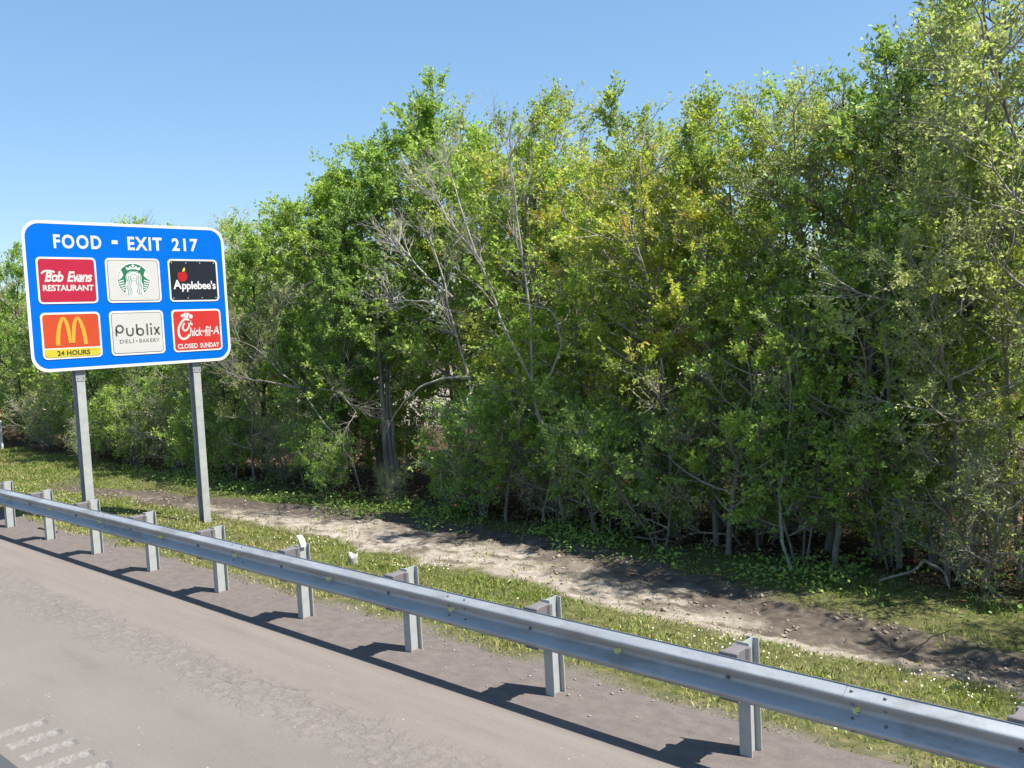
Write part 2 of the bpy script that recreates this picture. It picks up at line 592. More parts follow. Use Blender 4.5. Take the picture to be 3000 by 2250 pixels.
# I-section post: flanges face the road, web across
def ibeam(name, depth, width, tf, tw, z0, z1, along='X'):
    d, w = depth / 2, width / 2
    t = tw / 2
    pts = [(-d, -w), (-d + tf, -w), (-d + tf, -t), (d - tf, -t), (d - tf, -w), (d, -w), (d, w), (d - tf, w), (d - tf, t), (-d + tf, t), (-d + tf, w), (-d, w)]
    if along == 'Y':
        pts = [(y, x) for x, y in reversed(pts)]
    bm = bmesh.new()
    lo = [bm.verts.new((x, y, z0)) for x, y in pts]
    hi = [bm.verts.new((x, y, z1)) for x, y in pts]
    n = len(pts)
    for k in range(n):
        bm.faces.new((lo[k], lo[(k + 1) % n], hi[(k + 1) % n], hi[k]))
    bm.faces.new(hi)
    bm.faces.new(list(reversed(lo)))
    bmesh.ops.recalc_face_normals(bm, faces=bm.faces[:])
    return bm_mesh(name, bm)


me_post = ibeam('post', 0.15, 0.10, 0.009, 0.008, -0.35, 0.855)
me_post.materials.append(m_post)
# routed composite offset block
bm = bmesh.new()
prof = [(0.0, -0.075), (0.0, 0.075), (-0.03, 0.075), (-0.05, 0.055), (-0.15, 0.055), (-0.17, 0.075), (-0.2, 0.075), (-0.2, -0.075), (-0.17, -0.075), (-0.15, -0.055), (-0.05, -0.055), (-0.03, -0.075)]
lo = [bm.verts.new((x, y, 0.475)) for x, y in prof]
hi = [bm.verts.new((x, y, 0.835)) for x, y in prof]
n = len(prof)
for k in range(n):
    bm.faces.new((lo[k], lo[(k + 1) % n], hi[(k + 1) % n], hi[k]))
bm.faces.new(hi)
bm.faces.new(list(reversed(lo)))
bmesh.ops.recalc_face_normals(bm, faces=bm.faces[:])
bmesh.ops.bevel(bm, geom=[e for e in bm.edges if abs(e.verts[0].co.z - e.verts[1].co.z) < 1e-6], offset=0.006, segments=1, affect='EDGES')
me_block = bm_mesh('offset_block', bm)
me_block.materials.append(m_block)


def hexbolt(name, r, h):
    bm = bmesh.new()
    bmesh.ops.create_cone(bm, cap_ends=True, segments=8, radius1=r, radius2=r * 0.7, depth=h)
    bmesh.ops.rotate(bm, verts=bm.verts, matrix=Matrix.Rotation(-math.pi / 2, 3, 'Y'))
    return bm_mesh(name, bm)


me_bolt = hexbolt('bolt', 0.016, 0.014)
me_bolt.materials.append(m_bolt)

# W-beam profile: (towards the road, height)
RB = PX - 0.075 - 0.205            # plane of the valley and the lips
ctrl = np.array([(0.010, 0.000), (0.004, 0.003), (0.004, 0.006), (0.010, 0.010), (0.064, 0.042), (0.074, 0.048), (0.081, 0.055), (0.083, 0.062), (0.081, 0.070), (0.076, 0.077), (0.070, 0.083), (0.016, 0.129), (0.007, 0.136), (0.002, 0.144),
                 (0.001, 0.150), (0.001, 0.162), (0.002, 0.168), (0.007, 0.176), (0.016, 0.183), (0.070, 0.229), (0.076, 0.235), (0.081, 0.242), (0.083, 0.250), (0.081, 0.257), (0.074, 0.264), (0.064, 0.270), (0.010, 0.302), (0.004, 0.306), (0.004, 0.309), (0.010, 0.312)])
RZ = 0.503


def wbeam(name, y0, y1, lift=0.0):
    ys = np.array([y0, y0 + 0.004, y0 + 0.3, y0 + 1.9, y1 - 0.3, y1 - 0.004, y1])
    n_y = len(ys)
    t = 0.0035
    front = [(RB - d, RZ + z) for d, z in ctrl]
    back = [(RB - d + t, RZ + z) for d, z in ctrl]
    ring = front + back[::-1]
    k = len(ring)
    # each beam starts under its neighbour and laps over the next one
    v = [(x - lift * (y - y0) / (y1 - y0), y, z) for y in ys for x, z in ring]
    f = []
    for j in range(n_y - 1):
        for i in range(k):
            f.append((j * k + i, j * k + (i + 1) % k, (j + 1) * k + (i + 1) % k, (j + 1) * k + i))
    caps = [list(range(k))[::-1], [(n_y - 1) * k + i for i in range(k)]]
    me = bpy.data.meshes.new(name)
    me.from_pydata(v, [], f + [tuple(c) for c in caps])
    bm = bmesh.new()
    bm.from_mesh(me)
    bmesh.ops.recalc_face_normals(bm, faces=bm.faces[:])
    bm.to_mesh(me)
    bm.free()
    sm = [len(p.vertices) == 4 for p in me.polygons]
    me.polygons.foreach_set('use_smooth', sm)
    return me


post_ys = [PY0 - SP * k for k in range(-14, 13)]
splice0 = 10.06
beam_i = 0
for k in range(-7, 8):
    yc = splice0 + 3.81 * k
    me = wbeam('rail_beam', yc - 0.16, yc + 3.81 + 0.15, 0.0046)
    me.materials.append(m_galv)
    at_guard(link('rail_beam', me, guard))
    for dy in (-0.108, 0.108):
        for dz, dd in ((0.286, 0.037), (0.106, 0.043), (0.206, 0.043), (0.026, 0.037)):
            o = link('bolt', me_bolt, guard)
            o.location = (RB - dd - 0.009, yc + dy, RZ + dz)
            o.scale = (0.8, 0.8, 0.8)
            at_guard(o)
me_tab = bm_mesh('reflector', box_bm(-0.003, 0.003, -0.03, 0.03, -0.018, 0.018, 0.002))
me_tab.materials.append(m_refl)
for k, y in enumerate(post_ys):
    o = link('post', me_post, guard)
    o.location = (PX, y, 0)
    o.rotation_euler = (R(float(rng.normal(0, 0.25))), R(float(rng.normal(0, 0.25))), R(float(rng.normal(0, 1.2))))
    at_guard(o)
    o = link('offset_block', me_block, guard)
    o.location = (PX - 0.0765, y, float(rng.normal(0, 0.004)))
    at_guard(o)
    o = link('bolt', me_bolt, guard)
    o.location = (RB - 0.014, y, RZ + 0.156)
    at_guard(o)
    # reflector tab standing in the valley half way to the next post
    o = link('reflector', me_tab, guard)
    o.location = (RB - 0.035, y - SP / 2, RZ + 0.166)
    o.rotation_euler = (0, R(4), R(68))
    at_guard(o)
    br = link('reflector_bracket', bm_mesh('reflector_bracket', box_bm(-0.03, 0.0, -0.012, 0.012, -0.03, -0.024)), guard, m_reflb)
    br.location = (RB - 0.007, y - SP / 2, RZ + 0.166)
    at_guard(br)

# bent white reflective strip on top of one post
m_white = plain('white_sheeting', (0.672, 0.672, 0.672), 0.4, 0, 0.03)
n = 10
v, f = [], []
for i in range(n):
    t = i / (n - 1)
    a = t * 1.15
    y = 0.16 * (1 - math.cos(a)) * 0.9
    z = 0.855 - 0.03 + 0.21 * math.sin(a) / math.sin(1.15)
    for x in (-0.05, 0.05):
        v.append((x - 0.03 * t * t, y - 0.058, z))
        v.append((x - 0.03 * t * t, y - 0.054, z - 0.002))
for i in range(n - 1):
    a = 4 * i
    c = 4 * (i + 1)
    f += [(a, a + 2, c + 2, c), (a + 1, c + 1, c + 3, a + 3), (a, c, c + 1, a + 1), (a + 2, a + 3, c + 3, c + 2)]
d6 = link('delineator', mesh_np('delineator', v, np.array(f), smooth=True), guard, m_white)
d6.location = (PX, PY0 - SP * 5, 0.83 * 0.36)
d6.scale = (0.72, 0.6, 0.64)
at_guard(d6)
tag(d6, 'white flexible reflective strip bent over the top of a post')

# ------------------------------------------------------------------ service sign
SY = 18.0
SX0, SX1, SZ0, SZ1 = 6.37, 10.37, 2.83, 5.60
m_blue = plain('sign_blue', (0.0005, 0.1094, 0.4939), 0.45, 0, 0.04, 3, spec=0.08)
m_swhite = plain('sign_white', (0.5645, 0.5645, 0.5645), 0.45, 0, 0.03, 3)
m_salum = plain('sign_aluminium', (0.42, 0.43, 0.44), 0.45, 0.6, 0.1)
m_crim = plain('panel_crimson', (0.3528, 0.01976, 0.04586), 0.45, 0, 0.05, 3, spec=0.08)
m_red = plain('panel_red', (0.4234, 0.03175, 0.02822), 0.45, 0, 0.05, 3, spec=0.08)
m_orr = plain('panel_orange_red', (0.4375, 0.05998, 0.0247), 0.45, 0, 0.05, 3, spec=0.08)
m_blk = plain('panel_black', (0.018, 0.021, 0.03), 0.4, 0, 0.1, 3, spec=0.08)
m_lgt = plain('panel_pale_grey', (0.45, 0.44, 0.42), 0.5, 0, 0.03, 3)
m_gold = plain('print_gold', (0.5504, 0.2822, 0.03881), 0.45, 0, 0.04, 3, spec=0.08)
m_yel = plain('print_yellow', (0.4657, 0.3881, 0.04234), 0.45, 0, 0.04, 3, spec=0.08)
m_dark = plain('print_dark', (0.05, 0.045, 0.01), 0.5, 0, 0.05)
m_grn = plain('print_green', (0.02117, 0.1411, 0.07056), 0.5, 0, 0.05, 3, spec=0.08)
m_gry = plain('print_grey_green', (0.07056, 0.07762, 0.05998), 0.5, 0, 0.05, 3, spec=0.08)
m_cream = plain('print_cream', (0.5363, 0.4939, 0.4657), 0.5, 0, 0.03, 3)
m_appl = plain('print_apple_red', (0.3387, 0.01764, 0.02117), 0.4, 0, 0.05, 3, spec=0.08)
m_lemon = plain('print_lemon', (0.5645, 0.4939, 0.05645), 0.4, 0, 0.05, 3)

sign = empty('road_sign', (8.4, SY + 0.15, -0.4))
tag(sign, 'large blue service sign reading FOOD EXIT 217 with six logo panels on two steel posts', 'sign')


def rrect(w, h, r, seg=8, off=0.0):
    pts = []
    for cx, cy, a0 in ((w - r, h - r, 0), (r, h - r, 90), (r, r, 180), (w - r, r, 270)):
        for k in range(seg + 1):
            a = R(a0 + 90 * k / seg)
            pts.append((cx + (r + off) * math.cos(a), cy + (r + off) * math.sin(a)))
    return pts


def flat(name, polys, depth, mat, parent, thick=0.0):
    """polygons in sign coordinates (u right, v up, origin at the panel's lower left corner); depth in front of the panel face"""
    v, f = [], []
    for p in polys:
        a = sum(p[i][0] * p[(i + 1) % len(p)][1] - p[(i + 1) % len(p)][0] * p[i][1] for i in range(len(p)))
        if a < 0:
            p = p[::-1]
        i = len(v)
        n_ = len(p)
        v += [(SX0 + x, SY - depth, SZ0 + y) for x, y in p]
        f.append(tuple(range(i, i + n_)))
        if thick:
            v += [(SX0 + x, SY - depth + thick, SZ0 + y) for x, y in p]
            for k in range(n_):
                f.append((i + k, i + n_ + k, i + n_ + (k + 1) % n_, i + (k + 1) % n_))
            f.append(tuple(range(i + 2 * n_ - 1, i + n_ - 1, -1)))
    me = bpy.data.meshes.new(name)
    me.from_pydata(v, [], f)
    me.update()
    o = link(name, me, parent, mat)
    o.matrix_parent_inverse = parent_inv(parent)
    return o


def parent_inv(p):
    # meshes of the sign are written in world coordinates; only the sign's own Empty is moved
    return Matrix.Translation(p.location).inverted() if p.parent is None else Matrix.Identity(4)


def stroke(pts, w, closed=False, sub=6):
    """a pen stroke as one band polygon list; w: width or list of widths"""
    pts = [np.array(p, float) for p in pts]
    ws = [w] * len(pts) if isinstance(w, (int, float)) else list(w)
    # Catmull-Rom
    P, Wd = [], []
    n_ = len(pts)
    for i in range(n_ - 1):
        p0 = pts[max(i - 1, 0)]
        p1, p2_ = pts[i], pts[i + 1]
        p3 = pts[min(i + 2, n_ - 1)]
        for k in range(sub):
            t = k / sub
            P.append(0.5 * ((2 * p1) + (-p0 + p2_) * t + (2 * p0 - 5 * p1 + 4 * p2_ - p3) * t * t + (-p0 + 3 * p1 - 3 * p2_ + p3) * t ** 3))
            Wd.append(ws[i] * (1 - t) + ws[i + 1] * t)
    P.append(pts[-1])
    Wd.append(ws[-1])
    P = np.array(P)
    T = np.gradient(P, axis=0)
    T /= np.linalg.norm(T, axis=1)[:, None] + 1e-9
    N = np.stack([-T[:, 1], T[:, 0]], 1)
    L = P + N * (np.array(Wd) / 2)[:, None]
    Rr = P - N * (np.array(Wd) / 2)[:, None]
    return [[tuple(L[i]), tuple(L[i + 1]), tuple(Rr[i + 1]), tuple(Rr[i])] for i in range(len(P) - 1)]


def disc(cx, cy, rx, ry=None, seg=28):
    ry = ry or rx
    return [(cx + rx * math.cos(2 * math.pi * k / seg), cy + ry * math.sin(2 * math.pi * k / seg)) for k in range(seg)]


def text(name, body, u0, u1, v0, v1, depth, mat, parent, bold=0.0, shear=0.0, spacing=1.0):
    cu = bpy.data.curves.new(name, 'FONT')
    cu.body = body
    cu.size = 1.0
    cu.offset = bold
    cu.shear = shear
    cu.space_character = spacing
    cu.resolution_u = 3
    tmp = bpy.data.objects.new('tmp_text', cu)
    COL.objects.link(tmp)
    dg = bpy.context.evaluated_depsgraph_get()
    me = bpy.data.meshes.new_from_object(tmp.evaluated_get(dg))
    bpy.data.objects.remove(tmp)
    bpy.data.curves.remove(cu)
    n_ = len(me.vertices)
    c = np.empty(n_ * 3, np.float32)
    me.vertices.foreach_get('co', c)
    c = c.reshape(-1, 3)
    mn, mx = c.min(0), c.max(0)
    o3 = np.empty_like(c)
    o3[:, 0] = SX0 + u0 + (c[:, 0] - mn[0]) / (mx[0] - mn[0]) * (u1 - u0)
    o3[:, 2] = SZ0 + v0 + (c[:, 1] - mn[1]) / (mx[1] - mn[1]) * (v1 - v0)
    o3[:, 1] = SY - depth
    me.vertices.foreach_set('co', o3.ravel())
    me.materials.clear()
    me.update()
    me.name = name
    o = link(name, me, parent, mat)
    o.matrix_parent_inverse = parent_inv(parent)
    return o


PW, PH = SX1 - SX0, SZ1 - SZ0
panel = flat('sign_panel', [rrect(PW, PH, 0.30, 10)], 0.0, m_blue, sign, 0.006)
border_outer = rrect(PW, PH, 0.30, 10)
bi = [(0.055 + x * (PW - 0.11) / PW, 0.055 + y * (PH - 0.11) / PH) for x, y in rrect(PW, PH, 0.27, 10)]
nb = len(border_outer)
flat('border', [[border_outer[k], border_outer[(k + 1) % nb], bi[(k + 1) % nb], bi[k]] for k in range(nb)], 0.003, m_swhite, panel)
for body, a, c in (('FOOD', 6.92, 7.80), ('EXIT', 8.31, 9.01), ('217', 9.22, 9.78)):
    text('lettering', body, a - SX0, c - SX0, 5.095 - SZ0, 5.355 - SZ0, 0.003, m_swhite, panel, 0.028, 0, 1.18)
flat('lettering', [[(8.0 - SX0, 2.375), (8.115 - SX0, 2.375), (8.115 - SX0, 2.445), (8.0 - SX0, 2.445)]], 0.003, m_swhite, panel)


def logo(col, row, mat, label, rim=None):
    """a white-edged logo panel; returns (part, u0, v0)"""
    u0 = 0.205 + 1.26 * col
    v0 = 0.225 if row == 0 else 1.245
    pts = [(u0 + x, v0 + y) for x, y in rrect(1.085, 0.86, 0.085, 6)]
    lp = flat('logo_panel', [pts], 0.010, m_swhite, sign, 0.009)
    tag(lp, label)
    inner = [(u0 + 0.035 + x, v0 + 0.035 + y) for x, y in rrect(1.015, 0.79, 0.06, 6)]
    if rim is not None:
        flat('rim_line', [inner], 0.0115, rim, lp)
        inner = [(u0 + 0.046 + x, v0 + 0.046 + y) for x, y in rrect(0.993, 0.768, 0.052, 6)]
    flat('field', [inner], 0.013, mat, lp)
    return lp, u0, v0


def P(u0, v0, pts):
    return [(u0 + x, v0 + y) for x, y in pts]


D1, D2, D3 = 0.015, 0.017, 0.019
# crimson: script name over block capitals
lp, u, v = logo(0, 1, m_crim, 'crimson logo panel with white script over white capitals')
text('lettering', 'Bob', u + 0.13, u + 0.47, v + 0.40, v + 0.60, D1, m_cream, lp, 0.035, 0.28, 0.86)
text('lettering', 'Evans', u + 0.53, u + 1.00, v + 0.40, v + 0.60, D1, m_cream, lp, 0.03, 0.28, 0.86)
flat('lettering', stroke(P(u, v, [(0.08, 0.555), (0.14, 0.60), (0.24, 0.605), (0.32, 0.58)]), 0.035), D2, m_cream, lp)
text('lettering', 'RESTAURANT', u + 0.09, u + 1.01, v + 0.235, v + 0.35, D1, m_cream, lp, 0.032, 0.0, 0.98)
# pale panel: round green emblem with crowned figure in wavy lines
lp, u, v = logo(1, 1, m_lgt, 'pale grey logo panel with round green and white emblem', m_gry)
cx, cy, rr = u + 0.54, v + 0.44, 0.335
flat('emblem_ring', [disc(cx, cy, rr, rr, 40)], D1 - 0.0005, m_swhite, lp)
flat('emblem_disc', [disc(cx, cy, rr - 0.02, rr - 0.02, 40)], D1 + 0.0005, m_grn, lp)
wh = []
E_ = lambda pts: [(cx + x, cy + y) for x, y in pts]
# flowing hair and body: a white bell shape, then green lines over it
wh.append(E_([(-0.16, 0.06), (-0.13, 0.12), (-0.07, 0.165), (0.0, 0.175), (0.07, 0.165), (0.13, 0.12), (0.16, 0.06), (0.15, -0.03), (0.18, -0.10), (0.17, -0.19), (0.19, -0.25), (0.13, -0.285), (0.05, -0.31), (-0.05, -0.31),
              (-0.13, -0.285), (-0.19, -0.25), (-0.17, -0.19), (-0.18, -0.10), (-0.15, -0.03)]))
# crown and star
wh.append(E_([(-0.12, 0.185), (-0.155, 0.25), (-0.09, 0.235), (-0.065, 0.275), (-0.02, 0.24), (0.0, 0.225), (0.02, 0.24), (0.065, 0.275), (0.09, 0.235), (0.155, 0.25), (0.12, 0.185), (0.06, 0.205), (0.0, 0.212), (-0.06, 0.205)]))
star = []
for k in range(10):
    a = R(90 + 36 * k)
    q = 0.045 if k % 2 == 0 else 0.019
    star.append((q * math.cos(a), 0.275 + q * math.sin(a)))
wh.append(E_(star))
for sx in (-1, 1):
    wh.append(E_([(sx * 0.20, 0.09), (sx * 0.245, 0.195), (sx * 0.30, 0.07), (sx * 0.305, -0.005), (sx * 0.25, 0.03)]))
    for k, (y0, y1) in enumerate(((-0.045, 0.005), (-0.085, -0.045), (-0.13, -0.09), (-0.17, -0.135), (-0.20, -0.18))):
        xo = math.sqrt(max(0.001, 0.308 ** 2 - y0 ** 2))
        wh.append(E_([(sx * xo, y0 + 0.02), (sx * (xo - 0.01), y0 - 0.005), (sx * (0.20 - 0.005 * k), y1 - 0.02), (sx * (0.20 - 0.005 * k), y1)]))
flat('emblem_figure', wh, D2, m_swhite, lp)
gl = []
for sx in (-1, 1):
    for o_ in (0.055, 0.09, 0.125):
        gl += stroke(E_([(sx * (o_ + 0.005), 0.09), (sx * (o_ + 0.012), 0.02), (sx * (o_ - 0.008), -0.05), (sx * (o_ + 0.022), -0.13), (sx * (o_ + 0.0), -0.21), (sx * (o_ + 0.01), -0.29)]), 0.012)
gl += stroke(E_([(-0.115, 0.115), (-0.05, 0.155), (0.0, 0.162), (0.05, 0.155), (0.115, 0.115)]), 0.009)
for sx in (-1, 1):
    gl += stroke(E_([(sx * 0.012, 0.10), (sx * 0.036, 0.104), (sx * 0.05, 0.098)]), 0.010)
gl += stroke(E_([(0.002, 0.085), (-0.005, 0.055), (0.01, 0.052)]), 0.006)
gl += stroke(E_([(-0.016, 0.028), (0.0, 0.024), (0.016, 0.028)]), 0.009)
gl += stroke(E_([(-0.05, 0.03), (-0.03, -0.01), (0.0, -0.025), (0.03, -0.01), (0.05, 0.03)]), 0.008)
flat('emblem_lines', gl, D3, m_grn, lp)
# black panel: apple over name
lp, u, v = logo(2, 1, m_blk, 'black logo panel with red apple above white lettering')
app = [(0.27, 0.60), (0.22, 0.60), (0.195, 0.55), (0.195, 0.48), (0.225, 0.425), (0.27, 0.405), (0.315, 0.405), (0.355, 0.42), (0.39, 0.47), (0.40, 0.54), (0.375, 0.60), (0.33, 0.605), (0.30, 0.595)]
flat('apple', [P(u, v, app)], D1, m_appl, lp)
flat('apple_leaf', [P(u, v, [(0.30, 0.605), (0.31, 0.655), (0.35, 0.70), (0.365, 0.655), (0.345, 0.615)])], D2, m_lemon, lp)
text('lettering', 'A', u + 0.085, u + 0.265, v + 0.255, v + 0.44, D2, m_swhite, lp, 0.03)
text('lettering', "pplebee's", u + 0.27, u + 1.02, v + 0.20, v + 0.42, D2, m_swhite, lp, 0.024, 0, 0.95)
for k in range(4):
    for yv in (0.075, 0.785):
        flat('rivet', [disc(u + 0.08 + 0.308 * k, v + yv, 0.011, 0.011, 8)], D1, m_lgt, lp)
# orange-red panel: golden arches, yellow footer
lp, u, v = logo(0, 0, m_orr, 'orange red logo panel with golden arches and a yellow 24 HOURS strip')
flat('footer', [P(u, v, [(0.085, 0.035), (1.0, 0.035), (1.05, 0.085), (1.05, 0.185), (0.035, 0.185), (0.035, 0.085)])], D1, m_yel, lp)
flat('footer_line', [P(u, v, [(0.035, 0.185), (1.05, 0.185), (1.05, 0.205), (0.035, 0.205)])], D1, m_swhite, lp)
text('lettering', '24 HOURS', u + 0.25, u + 0.85, v + 0.06, v + 0.155, D2, m_dark, lp, 0.03)
for sx in (-1, 1):
    flat('arch', stroke(P(u, v, [(0.53 + sx * 0.255, 0.255), (0.53 + sx * 0.238, 0.45), (0.53 + sx * 0.195, 0.64), (0.53 + sx * 0.133, 0.755), (0.53 + sx * 0.075, 0.67), (0.53 + sx * 0.045, 0.50), (0.53 + sx * 0.027, 0.29)]),
                        [0.075, 0.075, 0.065, 0.05, 0.065, 0.07, 0.056]), D2 if sx < 0 else D2 + 0.001, m_gold, lp)
# pale panel: grey-green name
lp, u, v = logo(1, 0, m_lgt, 'pale grey logo panel with thin grey lettering and DELI BAKERY', m_gry)
g_w = 0.034
yb_, xh = 0.40, 0.13
ring = lambda x, y, r_: stroke([(u + x + r_ * math.cos(2 * math.pi * k / 14), v + y + r_ * math.sin(2 * math.pi * k / 14)) for k in range(15)], g_w, sub=2)
flat('lettering', ring(0.185, 0.512, 0.068) + stroke(P(u, v, [(0.118, 0.51), (0.116, 0.44), (0.116, 0.375)]), g_w), D1, m_gry, lp)
flat('lettering', stroke(P(u, v, [(0.325, 0.53), (0.325, 0.44), (0.345, 0.395), (0.385, 0.38), (0.425, 0.395), (0.445, 0.44), (0.445, 0.53)]), g_w), D1, m_gry, lp)
flat('lettering', stroke(P(u, v, [(0.525, 0.60), (0.525, 0.5), (0.525, 0.40)]), g_w) + ring(0.59, 0.445, 0.064), D1, m_gry, lp)
flat('lettering', stroke(P(u, v, [(0.735, 0.60), (0.735, 0.5), (0.735, 0.375)]), g_w), D1, m_gry, lp)
flat('lettering', stroke(P(u, v, [(0.815, 0.53), (0.815, 0.45), (0.815, 0.375)]), g_w), D1, m_gry, lp)
flat('lettering', stroke(P(u, v, [(0.88, 0.53), (0.93, 0.455), (0.985, 0.375)]), g_w) + stroke(P(u, v, [(0.985, 0.53), (0.93, 0.455), (0.88, 0.375)]), g_w), D1, m_gry, lp)
flat('lettering', [disc(u + 0.815, v + 0.59, 0.022, 0.022, 12)], D1, m_gry, lp)
text('lettering', 'DELI', u + 0.17, u + 0.45, v + 0.235, v + 0.305, D1, m_gry, lp, 0.0, 0, 1.1)
flat('lettering', [disc(u + 0.505, v + 0.268, 0.014, 0.014, 10)], D1, m_gry, lp)
text('lettering', 'BAKERY', u + 0.56, u + 0.97, v + 0.235, v + 0.305, D1, m_gry, lp, 0.0, 0, 1.1)
# red panel: script name with a tall initial
lp, u, v = logo(2, 0, m_red, 'red logo panel with white script and CLOSED SUNDAY')
sc_ = stroke(P(u, v, [(0.38, 0.60), (0.33, 0.665), (0.25, 0.65), (0.17, 0.56), (0.125, 0.44), (0.145, 0.32), (0.215, 0.265), (0.30, 0.285), (0.36, 0.345)]), [0.045, 0.05, 0.045, 0.045, 0.045, 0.05, 0.045, 0.045, 0.05])
sc_ += stroke(P(u, v, [(0.36, 0.63), (0.37, 0.56), (0.34, 0.48), (0.275, 0.43), (0.225, 0.47), (0.235, 0.54), (0.27, 0.585)]), 0.036)
sc_ += stroke(P(u, v, [(0.39, 0.63), (0.40, 0.57), (0.44, 0.55)]), 0.04)
for x, y, a_, b2 in ((0.235, 0.735, 0.042, 0.03), (0.295, 0.765, 0.035, 0.03), (0.355, 0.765, 0.033, 0.03), (0.415, 0.715, 0.04, 0.045), (0.31, 0.715, 0.05, 0.03)):
    sc_.append(disc(u + x, v + y, a_, b2, 14))
flat('lettering', sc_, D1, m_cream, lp)
text('lettering', 'hick', u + 0.36, u + 0.65, v + 0.31, v + 0.49, D2, m_cream, lp, 0.02, 0.22, 0.95)
text('lettering', 'fil', u + 0.70, u + 0.84, v + 0.30, v + 0.51, D2, m_cream, lp, 0.015, 0.2, 1.0)
text('lettering', 'A', u + 0.875, u + 1.02, v + 0.33, v + 0.50, D2, m_cream, lp, 0.025, 0.22)
flat('lettering', [P(u, v, [(0.645, 0.385), (0.69, 0.385), (0.695, 0.415), (0.65, 0.415)]), P(u, v, [(0.835, 0.385), (0.88, 0.385), (0.885, 0.415), (0.84, 0.415)])], D2, m_cream, lp)
text('lettering', 'CLOSED', u + 0.085, u + 0.525, v + 0.065, v + 0.165, D2, m_cream, lp, 0.03, 0, 1.0)
text('lettering', 'SUNDAY', u + 0.575, u + 1.005, v + 0.065, v + 0.165, D2, m_cream, lp, 0.03, 0, 1.0)

# posts, stringers and clamps behind the panel
for x in (7.24, 9.60):
    zb = float(ground_z(x, SY + 0.16)) - 0.25
    me = ibeam('post', 0.20, 0.155, 0.012, 0.010, zb, SZ1 - 0.06, 'Y')
    me.materials.append(m_post)
    po = link('post', me, sign)
    po.location = (x - 8.4, 0.015, 0.4)
    fp = box('fuse_plate', (-0.088, 0.088, -0.108, -0.1, 2.62, 2.74), m_salum, po, 0.002)
    for dx in (-0.055, 0.055):
        bb = link('bolt', me_bolt, fp)
        bb.rotation_euler = (0, 0, R(90))
        bb.location = (dx, -0.112, 2.68)
        bb.scale = (0.7, 0.7, 0.7)
for z in (3.15, 4.2, 5.25):
    st = box('stringer', (SX0 + 0.1 - 8.4, SX1 - 0.1 - 8.4, -0.138, -0.092, z - 0.03 + 0.4, z + 0.03 + 0.4), m_salum, sign)

# ------------------------------------------------------------------ small roadside things
def ground_at(x, y):
    return float(ground_z(np.array([x]), np.array([y]))[0])


# broken pipe stub in the grass
gx_, gy_ = 8.75, 11.95
pipe = empty('pipe_stub', (gx_, gy_, ground_at(gx_, gy_) - 0.04), 0.5)
pipe.scale = (0.72, 0.72, 0.8)
tag(pipe, 'short broken pale concrete pipe stub standing in the verge grass', 'pipe')
n = 20
rs = np.random.default_rng(5)
top = 0.27 + 0.05 * np.array([math.sin(k * 0.9) * 0.6 + rs.normal(0, 0.5) for k in range(n)])
v, f = [], []
for k in range(n):
    a = 2 * math.pi * k / n
    c_, s_ = math.cos(a), math.sin(a)
    jr = 1 + rs.normal(0, 0.03)
    for r_, z in ((0.105, -0.1), (0.103, 0.16), (0.112 * jr, 0.19), (0.112 * jr, top[k]), (0.082, top[k] - 0.01), (0.08, 0.02)):
        v.append((r_ * c_, r_ * s_, z))
for k in range(n):
    a, c_ = 6 * k, 6 * ((k + 1) % n)
    for j in range(5):
        f.append((a + j, c_ + j, c_ + j + 1, a + j + 1))
m_conc = plain('pale_concrete', (0.3528, 0.3352, 0.3105), 0.9, 0, 0.25, 14, 0.3)
link('pipe_wall', mesh_np('pipe_wall', v, np.array(f)), pipe, m_conc)
me = bm_mesh('pipe_fill', box_bm(-0.055, 0.055, -0.055, 0.055, 0.0, 0.14, 0.02))  # dark block inside the pipe
link('dark_fill', me, pipe, plain('pipe_dark', (0.05, 0.04, 0.03), 0.95, 0, 0.3, 20))

# marker post at the left, white with an orange head
mk = empty('marker_post', (13.12, 41.0, ground_at(13.12, 41.0)), R(8))
tag(mk, 'slim white marker post with orange red head at the edge of the wood', 'marker post')
m_or = plain('marker_orange', (0.4375, 0.07056, 0.02117), 0.5, 0, 0.08)
box('post', (-0.05, 0.05, -0.02, 0.02, -0.2, 1.18), m_white, mk, 0.006)
box('marker_head', (-0.056, 0.056, -0.026, 0.026, 1.18, 1.62), m_or, mk, 0.008)
box('reflector', (-0.035, 0.035, -0.030, -0.0262, 1.3, 1.5), m_refl, mk)


# ------------------------------------------------------------------ branching plants (all arrays, one call per level)
def tubes(pos, rad, sides):
    """pos (N,P,3), rad (N,P) -> verts, quads"""
    N, Pn, _ = pos.shape
    T = np.gradient(pos, axis=1)
    T /= np.linalg.norm(T, axis=2, keepdims=True) + 1e-9
    ref = np.where(np.abs(T[..., 2:3]) > 0.9, np.array([1.0, 0, 0]), np.array([0, 0, 1.0]))
    A = np.cross(T, ref)
    A /= np.linalg.norm(A, axis=2, keepdims=True) + 1e-9
    B = np.cross(T, A)
    ang = np.linspace(0, 2 * np.pi, sides, endpoint=False)
    ring = pos[:, :, None, :] + rad[:, :, None, None] * (np.cos(ang)[None, None, :, None] * A[:, :, None, :] + np.sin(ang)[None, None, :, None] * B[:, :, None, :])
    v = ring.reshape(-1, 3)
    i = np.arange(N * Pn * sides).reshape(N, Pn, sides)
    a = i[:, :-1, :]
    c = i[:, 1:, :]
    q = np.stack([a, np.roll(a, -1, 2), np.roll(c, -1, 2), c], -1).reshape(-1, 4)
    return v, q


def unit(v):
    return v / (np.linalg.norm(v, axis=-1, keepdims=True) + 1e-9)


